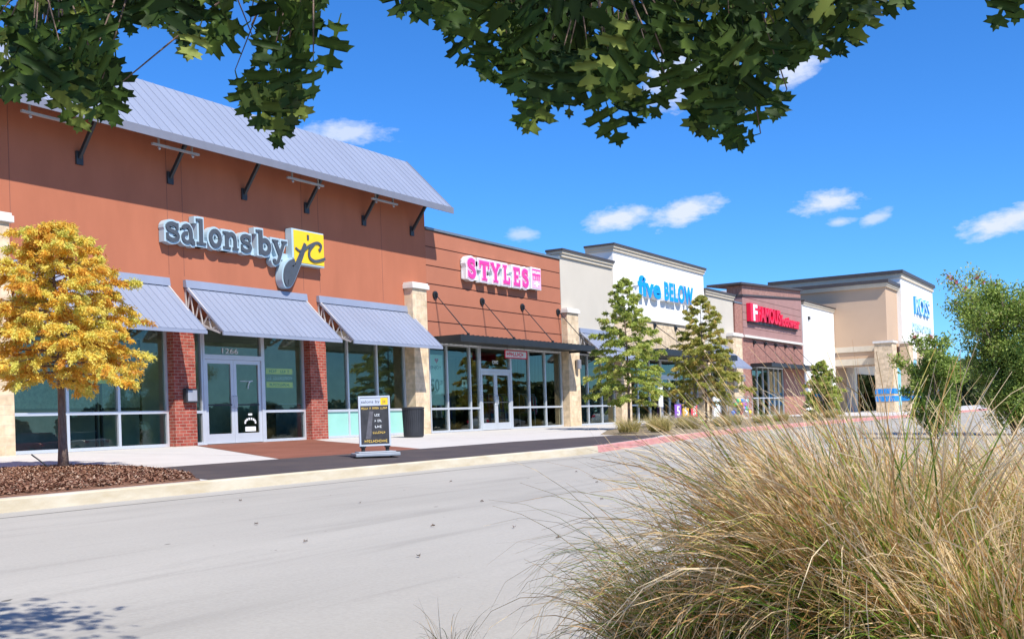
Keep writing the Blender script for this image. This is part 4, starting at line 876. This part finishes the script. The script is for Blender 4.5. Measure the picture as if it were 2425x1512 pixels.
def atdl(depth,lat): p=np.array([EYE.x,EYE.y])+FV_*depth+RV*lat; return (float(p[0]),float(p[1]),zroad(float(p[0]))+.02)
LFT=-RV
GR='tall grass clumps in the foreground bed'
def gc(depth,lat,n,L0,L1,spread,ln,seed,label,**k):
    lv=LFT*ln; return grass_clump(atdl(depth,lat),n,L0,L1,spread,(lv[0],lv[1]),seed,label,GR,stops=GST,**k)
gc(3.75,1.24,2600,.85,1.42,.85,.50,31,'biggest arching grass clump, leaning left over the pale pavement',base_r=.22,curl=1.05)
gc(3.9,1.85,1900,.75,1.22,.8,.5,32,'straw coloured grass clump right of the biggest one, blades leaning left',base_r=.24,curl=.9)
gc(3.3,1.45,1400,.55,1.0,.8,.4,33,'lower green-based grass clump in front at the bottom right',base_r=.2)
gc(4.9,2.6,1500,.7,1.15,.7,.6,34,'grass clump at the right edge behind the front ones',base_r=.22,curl=.8)
gc(5.3,1.75,1500,.75,1.15,.75,.6,35,'farther back grass clump seen over the front ones',base_r=.22,curl=.9)
gc(3.5,2.2,1300,.6,1.05,.8,.3,36,'grass clump at the bottom right corner',base_r=.2)
gc(4.0,.62,1000,.35,.70,1.1,.35,37,'short brown grass tuft at the left foot of the big clump',base_r=.2,curl=1.2)
gc(3.85,.72,260,.8,1.25,.9,.55,40,'loose curling blades at the left edge of the big clump',base_r=.15,curl=2.3,w0=.0022)
gc(4.25,-.28,45,.20,.34,1.1,.15,38,'sparse small grass tuft at the bottom edge of the pavement',base_r=.06,curl=1.1,w0=.0016)
gc(6.6,2.7,900,.6,1.0,.7,.5,39,'most distant grass clump of the foreground bed',base_r=.25)
BEDF=[]
for dp,lt in ((2.2,-.2),(3.4,.1),(4.35,.35),(6.0,1.0),(7.8,2.0),(9.0,3.4),(8.4,6),(5,6),(3,5),(1.5,3)): 
    p=atdl(dp,lt); BEDF.append((p[0],p[1]))
bed('foreground_bed',resamp(BEDF,.5)[::-1],.05,mat('thatch',(.20,.13,.08),.95,col2=(.38,.29,.18),scale=12,bump=1,bscale=60),zroad)
# small yellow grasses in the bed by the kerb
k=0
for (x,y,L) in ((7.3,28.9,.55),(7.9,29.8,.6),(7.2,31.2,.6),(7.7,32.8,.55),(6.9,34.2,.55),(7.5,36.2,.5),(7.1,38.5,.5),(7.2,41.5,.5),(6.9,45,.5),(7.1,49,.5),(6.9,53,.5)):
    k+=1; wh=['at the near end of the kerbside bed','second from the near end of the kerbside bed','left of the narrow white sign','in front of the nearer green tree','behind the nearer green tree','between the two green trees','just before the farther green tree','under the farther green tree','beyond the farther green tree','opposite the brick store','farthest along the kerbside bed'][k-1]
    grass_clump((x,y,zside(x)+.05),520,L*.6,L*1.15,.8,(0,0),50+k,'low yellow grass tuft '+wh,'yellow grass tufts in the kerbside bed',w0=.006,base_r=.28,segs=5,stops=GST2,name='yellow_grass')

# ---- oak over the camera
OAKL=leafmat('oak_leaf',[(0,(.018,.042,.008)),(.5,(.038,.078,.013)),(.86,(.075,.13,.02)),(1,(.32,.38,.08))],.38,rough=.55,spec=.25)
def leaf_outline():
    # half outline of a bristle-lobed oak leaf: (t along, w across)
    h=[(0.0,.012),(.16,.018),(.20,.10),(.15,.21),(.235,.185),(.27,.23),(.29,.14),(.31,.05),(.38,.035),(.44,.13),(.41,.30),(.475,.30),(.47,.43),(.55,.34),(.60,.31),(.565,.19),(.60,.045),(.68,.045),(.73,.15),(.74,.27),(.80,.22),(.86,.29),(.87,.18),(.855,.09),(.93,.10),(.935,.04),(1.0,.0)]
    return h
HO=leaf_outline(); NT=len(HO)
def leaf_mesh(pos,dirs,nrm,size,tint,name,parent,off):
    """each leaf: midrib + two lobed halves as triangle strips between midrib points and the outline"""
    n=len(pos); t=np.array([p[0] for p in HO]); w=np.array([p[1] for p in HO])*.86
    dirs=dirs/np.linalg.norm(dirs,axis=1)[:,None]; side=np.cross(dirs,nrm); side/=np.linalg.norm(side,axis=1)[:,None]; nn=np.cross(side,dirs)
    curl=RNG.uniform(-.1,.25,n); fold=RNG.uniform(-.15,.35,n)
    V=[];F=[]
    def pt(tt,ww): # n,3
        return pos+dirs*(size*tt)[:,None]+side*(size*ww)[:,None]+nn*(size*(fold*abs(ww)-curl*tt*tt-.35*ww*ww*(ww!=0)))[:,None]
    tm=np.minimum(np.maximum.accumulate(t),1)
    cols=[pt(tm[i],0.0) for i in range(NT)]+[pt(t[i],w[i]) for i in range(NT)]+[pt(t[i],-w[i]) for i in range(NT)]
    V=np.stack(cols,1).reshape(-1,3); K=3*NT; f=[]
    for i in range(NT-1):
        f+=[(i,NT+i,NT+i+1,i+1),(i,i+1,2*NT+i+1,2*NT+i)]
    f=np.array(f); F=(np.arange(n)[:,None,None]*K+f[None]).reshape(-1,4)
    return npmesh(name,V,F,OAKL,{'tint':np.repeat(tint,K)},parent,off)
TX,TY=21.75,1.55; TZ=zroad(TX)
OK=empty('oak_tree',(TX,TY,TZ),'oak tree whose dark lobed leaves hang into the top of the view','tree')
def todl(P): d=P-np.array(EYE); return d@np.array(fw),d@np.array(rt)
def px2(P):   # where a point shows, in units of picture width (used only to keep the crown's lower edge)
    d=P-np.array(EYE); return (d@np.array(rt2))/(d@np.array(fw)),(d@np.array(up2))/(d@np.array(fw))
CONT=[(0,230),(30,240),(60,225),(110,250),(150,240),(200,320),(240,290),(292,300),(298,85),(350,50),(420,85),(450,165),(490,110),(555,85),(562,240),(600,290),(640,345),(700,310),(725,270),(765,195),(785,70),(830,-60),(920,-40),(950,45),(1010,20),(1040,55),(1090,110),(1120,180),(1190,200),(1210,300),(1240,320),(1300,240),(1345,275),(1400,200),(1450,330),(1480,345),(1530,290),(1560,270),(1600,210),(1650,320),(1700,330),(1750,385),(1775,300),(1840,280),(1860,165),(1910,140),(1990,130),(2030,70),(2080,45),(2110,0),(2150,-60),(2340,-60),(2380,30),(2424,60)]
def cont(x):
    for (a,b),(c,d) in zip(CONT,CONT[1:]):
        if a<=x<=c: return b+(d-b)*(x-a)/(c-a)
    return -100
def d2w(x,y,depth):
    u=(x-1212)/2560; v=(962.5-y)/2560; return np.array(EYE)+depth*(np.array(fw)+u*np.array(rt2)+v*np.array(up2))
pos=[];dr=[];sz=[];tw=MB()
rg=np.random.default_rng(99)
holes=[(1575,215,48),(1880,150,26),(1150,60,18),(1180,130,16),(350,110,28),(560,60,22),(760,100,10),(1330,130,16),(1500,250,20),(640,150,12)]
tries=0
while len(pos)<500 and tries<20000:
    tries+=1; x=rg.uniform(-30,2424); c=cont(max(0,x)); L=rg.uniform(.115,.185); dep=rg.uniform(2.45,3.25); Lp=L*2560/dep
    y=c-Lp*rg.uniform(.80,1.0)-abs(rg.normal())*120 if rg.random()<.5 else rg.uniform(-180,max(-170,c-Lp))
    if y<-200: continue
    ax=rg.normal()*.62; dx=math.sin(ax); 
    if c<0 and rg.random()<.97: continue
    xe=x+Lp*dx; 
    if y+Lp*max(.55,math.cos(ax))>cont(min(2424,max(0,xe)))+8: continue
    mxp,myp=x+Lp*dx*.5,y+Lp*.5
    if any((mxp-hx)**2+(myp-hy)**2<hr*hr*2.2 for hx,hy,hr in holes): continue
    p=d2w(x,y,dep); pos.append(p); d=-np.array(up2)*math.cos(ax)+np.array(rt2)*dx+np.array(fw)*rg.normal()*.25; dr.append(d); sz.append(L)
for x,y,a_ in ((2398,-50,-.35),(2420,-70,-.1),(2118,-95,.1),(1175,-40,.1),(1160,60,-.2)):
    p=d2w(x,y,2.7); pos.append(p); dr.append(-np.array(up2)*math.cos(a_)+np.array(rt2)*math.sin(a_)); sz.append(.13)
for x in np.arange(-10,2130,26):
    for q_ in range(1 if x%52 else 2):
        c=cont(max(0,x))
        if c<15: continue
        L=rg.uniform(.10,.16); dep=rg.uniform(2.5,3.2); Lp=L*2560/dep; ax=rg.normal()*.42; p=d2w(x-Lp*math.sin(ax),c+8-Lp*math.cos(ax)-q_*rg.uniform(20,90),dep)
        pos.append(p); dr.append(-np.array(up2)*math.cos(ax)+np.array(rt2)*math.sin(ax)+np.array(fw)*rg.normal()*.25); sz.append(L)
pos=np.array(pos); dr=np.array(dr); sz=np.array(sz); n=len(pos)
nr=np.array(fw)*-1+rg.normal(size=(n,3))*.42
P1,D1,N1,S1=pos,dr,nr,sz
# crown volume above the view; kept where its shade falls just outside the view or on the near pavement at the left
ex=[];k=0
while len(ex)<4200:
    dep=rg.uniform(-2.5,4.3); lat=rg.uniform(-2.6,2.6); h=rg.uniform(1.9,5.0)
    P_=np.array([EYE.x,EYE.y,0])+np.array([fw.x,fw.y,0])*dep+np.array([rt.x,rt.y,0])*lat; P_[2]=-.62+h
    c0=np.array([TX-.7,TY-.2,TZ+3.3]); q=(P_-c0)/np.array([3.0,3.0,1.9])
    if (q**2).sum()>1: continue
    if dep>.3 and (P_[2]-EYE.z)/dep<.40+.02: continue
    if dep<=.3 and P_[2]<1.35: continue
    sdp=dep+.667*h; sl=lat-.49*h
    if sdp>4.45: continue
    ex.append(P_)
# the low limb whose shade shows at the bottom left of the pavement
while len(ex)<4200+520:
    g0=rg.choice(3,p=[.45,.35,.2]); cxy=[(5.72,-3.1,.26,.36),(5.50,-2.62,.22,.24),(5.25,-2.9,.25,.45)][g0]
    sdp=cxy[0]+rg.normal()*cxy[2]; sl=cxy[1]+rg.normal()*cxy[3]; h=rg.uniform(3.0,3.9)
    if sdp>6.15 or sl>-2.15+.5*(6-sdp): continue
    dep=sdp-.667*h; lat=sl+.49*h
    P_=np.array([EYE.x,EYE.y,0])+np.array([fw.x,fw.y,0])*dep+np.array([rt.x,rt.y,0])*lat; P_[2]=-.62+h
    if dep>.3 and (P_[2]-EYE.z)/dep<.42: continue
    ex.append(P_)
ex=np.array(ex); m_=len(ex); D2=rg.normal(size=(m_,3))*.5+np.array([0,0,-.6]); N2=rg.normal(size=(m_,3))*.7+np.array([0,0,1.]); S2=rg.uniform(.09,.14,m_)
leaf_mesh(np.vstack([P1,ex]),np.vstack([D1,D2]),np.vstack([N1,N2]),np.concatenate([S1,S2]),rg.random(n+m_),'crown',OK,(TX,TY,TZ))
# limbs: from the trunk out over the view, hanging twigs into the leaf masses
top=np.array([TX,TY,TZ+2.6]); tw.tube([(TX+.05,TY-.05,TZ-.1),(TX,TY,TZ+.8),(TX-.03,TY+.04,TZ+1.8),tuple(top),(TX-.1,TY,TZ+3.6),(TX-.15,TY-.1,TZ+4.8)],[.085,.07,.062,.055,.04,.01],12)
limbs=[]
for (x,y,dep) in ((120,-140,2.9),(420,-200,2.9),(700,-150,2.8),(1100,-170,2.9),(1400,-160,2.8),(1700,-190,2.9),(2000,-150,3.0)):
    e_=d2w(x,y,dep); mid=(top+e_)/2+np.array([0,0,.28]); pts_=[top,top*.65+mid*.35+np.array([0,0,.1]),mid,e_*.6+mid*.4,e_]; tw.tube([tuple(p) for p in pts_],[.032,.026,.018,.010,.006],7); limbs+= [mid,e_*.6+mid*.4,e_]
limbs=np.array(limbs)
for i in range(0,n,2):
    p=P1[i]; j=np.argmin(((limbs-p)**2).sum(1)+rg.random(len(limbs))*.05); q=limbs[j]; mid=(p+q)/2+np.array([0,0,.05])+rg.normal(size=3)*.02
    if (q-p)@(q-p)<.6: tw.tube([tuple(q),tuple(mid),tuple(p)],[.004,.003,.0015],4)
tw.build('trunk',BARK,OK,smooth=True)

HO_F=[(0,.02),(.2,.2),(.3,.06),(.45,.4),(.6,.08),(.75,.28),(.85,.08),(1,0.01)]
FLM=mat('dry_leaf',(.10,.06,.035),.8,var=.3,scale=20)
fl0=None
for k,(x,y) in enumerate(((13.6,7.2),(13.1,9.3),(14.9,6.4),(15.2,7.7),(14.3,9.9),(16.2,6.1),(15.9,7.9),(15.4,10.6),(16.6,7.4),(16.0,11.5),(17.0,6.6),(12.2,12.4),(12.9,14.8),(14.2,12.9),(16.9,9.2),(15.1,13.8),(17.3,8.3),(11.6,9.0))):
    if fl0 is None:
        m=MB(); a=[(t-.5,w,.012+.02*abs(w)*10*(.5)) for t,w in HO_F]+[(t-.5,-w,.012+.02*abs(w)*10*.5) for t,w in HO_F[::-1]]
        m.add([(p[0]*.05,p[1]*.05,p[2]*.6) for p in a],[tuple(range(len(a)))]); fl0=m.build('fallen_leaf',FLM); o=fl0
    else: o=fl0.copy(); COL.objects.link(o)
    o.location=(x,y,zroad(x)); o.rotation_euler=(0,0,k*2.4); o.scale=(1,1,1)
    tag(o,'dry brown oak leaf lying on the open concrete pavement','leaf','fallen leaves on the pavement')
# ================================================ parked cars
def car(loc,rz,colr,label,k):
    e=empty('parked_car',loc,label,'car','cars parked in the lot',rz); R_=Matrix.Translation(loc)@Matrix.Rotation(rz,4,'Z')
    def P(m,name,mt,par=e,bevel=0,smooth=False):
        m.v=[tuple(R_@Vector(p)) for p in m.v]; return m.build(name,mt,par,bevel,smooth)
    body=[(-2.25,.35),(2.2,.32),(2.28,.55),(2.2,.74),(1.25,.92),(-1.0,.98),(-2.0,.98),(-2.28,.85),(-2.3,.5)]
    m=MB(); prof=body; n_=len(prof)
    for yy,sc in ((-.88,.96),(-.80,1),(.80,1),(.88,.96)):
        for x,z in prof: m.v.append((x*sc,yy,(z-.6)*(.93 if sc<1 else 1)+.6))
    for i in range(3):
        for j in range(n_): a=i*n_+j; b=i*n_+(j+1)%n_; m.f.append((a,a+n_,b+n_,b))
    m.f.append(tuple(range(n_))); m.f.append(tuple(range(4*n_-1,3*n_-1,-1)))
    B_=P(m,'body',mat('car_paint_%d'%k,colr,.25,metal=.3,var=.02,spec=.6),bevel=.05)
    cab=[(-1.95,.97),(1.05,.93),(.35,1.42),(-.1,1.50),(-1.1,1.50),(-1.6,1.40)]
    m=MB(); n_=len(cab)
    for yy,s in ((-.80,0),(-.62,1),(.62,1),(.80,0)):
        for x,z in cab: m.v.append((x*(.97 if s==0 else 1),yy if z<1 else yy*.9,z if s else min(z,.99)))
    for i in range(3):
        for j in range(n_): a=i*n_+j; b=i*n_+(j+1)%n_; m.f.append((a,a+n_,b+n_,b))
    P(m,'cabin_glass',mat('car_glass_%d'%k,(.02,.025,.03),.08,spec=.8))
    P(MB().slab([(-1.55,-.56),(.0,-.56),(.0,.56),(-1.55,.56)],1.46,1.52),'roof_panel',bpy.data.materials['car_paint_%d'%k],bevel=.03)
    for x in (-1.4,1.4):
        for s in (-1,1):
            w=P(MB().tube([(x,s*.70,.33),(x,s*.90,.33)],.33,22),'wheel',RUB); P(MB().tube([(x,s*.895,.33),(x,s*.91,.33)],.20,14),'rim',ALU,w)
    for s in (-1,1):
        P(MB().box(2.12,2.26,s*.78-.14 if s>0 else s*.78-.10,s*.78+.10 if s>0 else s*.78+.14,.62,.74),'headlight',SWHITE); P(MB().box(-2.30,-2.2,s*.74-.12,s*.74+.12,.72,.88),'tail_light',RED)
CC=[((17.5,62.0),math.pi/2,(.50,.51,.52),'silver car parked far off, seen over the grass left of the large shrub'),
    ((13.3,72.0),math.pi/2,(.72,.73,.74),'white car parked farthest along the lane beside the anchor store'),
    ((24.5,58.0),math.pi/2,(.06,.07,.09),'dark car parked far off behind the large shrub at the right'),
    ((40.,38.),0.05,(.55,.56,.57),'silver car across the lot mirrored in the store windows'),
    ((40.5,43.),0,(.30,.03,.03),'dark red car across the lot mirrored in the store windows'),
    ((40.,46.),.02,(.70,.70,.70),'white car across the lot mirrored in the store windows'),
    ((40.2,33.),.02,(.04,.05,.08),'navy car across the lot mirrored in the store windows'),
    ((40.2,55.),.02,(.10,.10,.10),'black car across the lot mirrored in the store windows')]
for k,((x,y),rz,c,lb) in enumerate(CC): car((x,y,zroad(x)+.0),rz,c,lb,k)
bpy.context.view_layer.update()
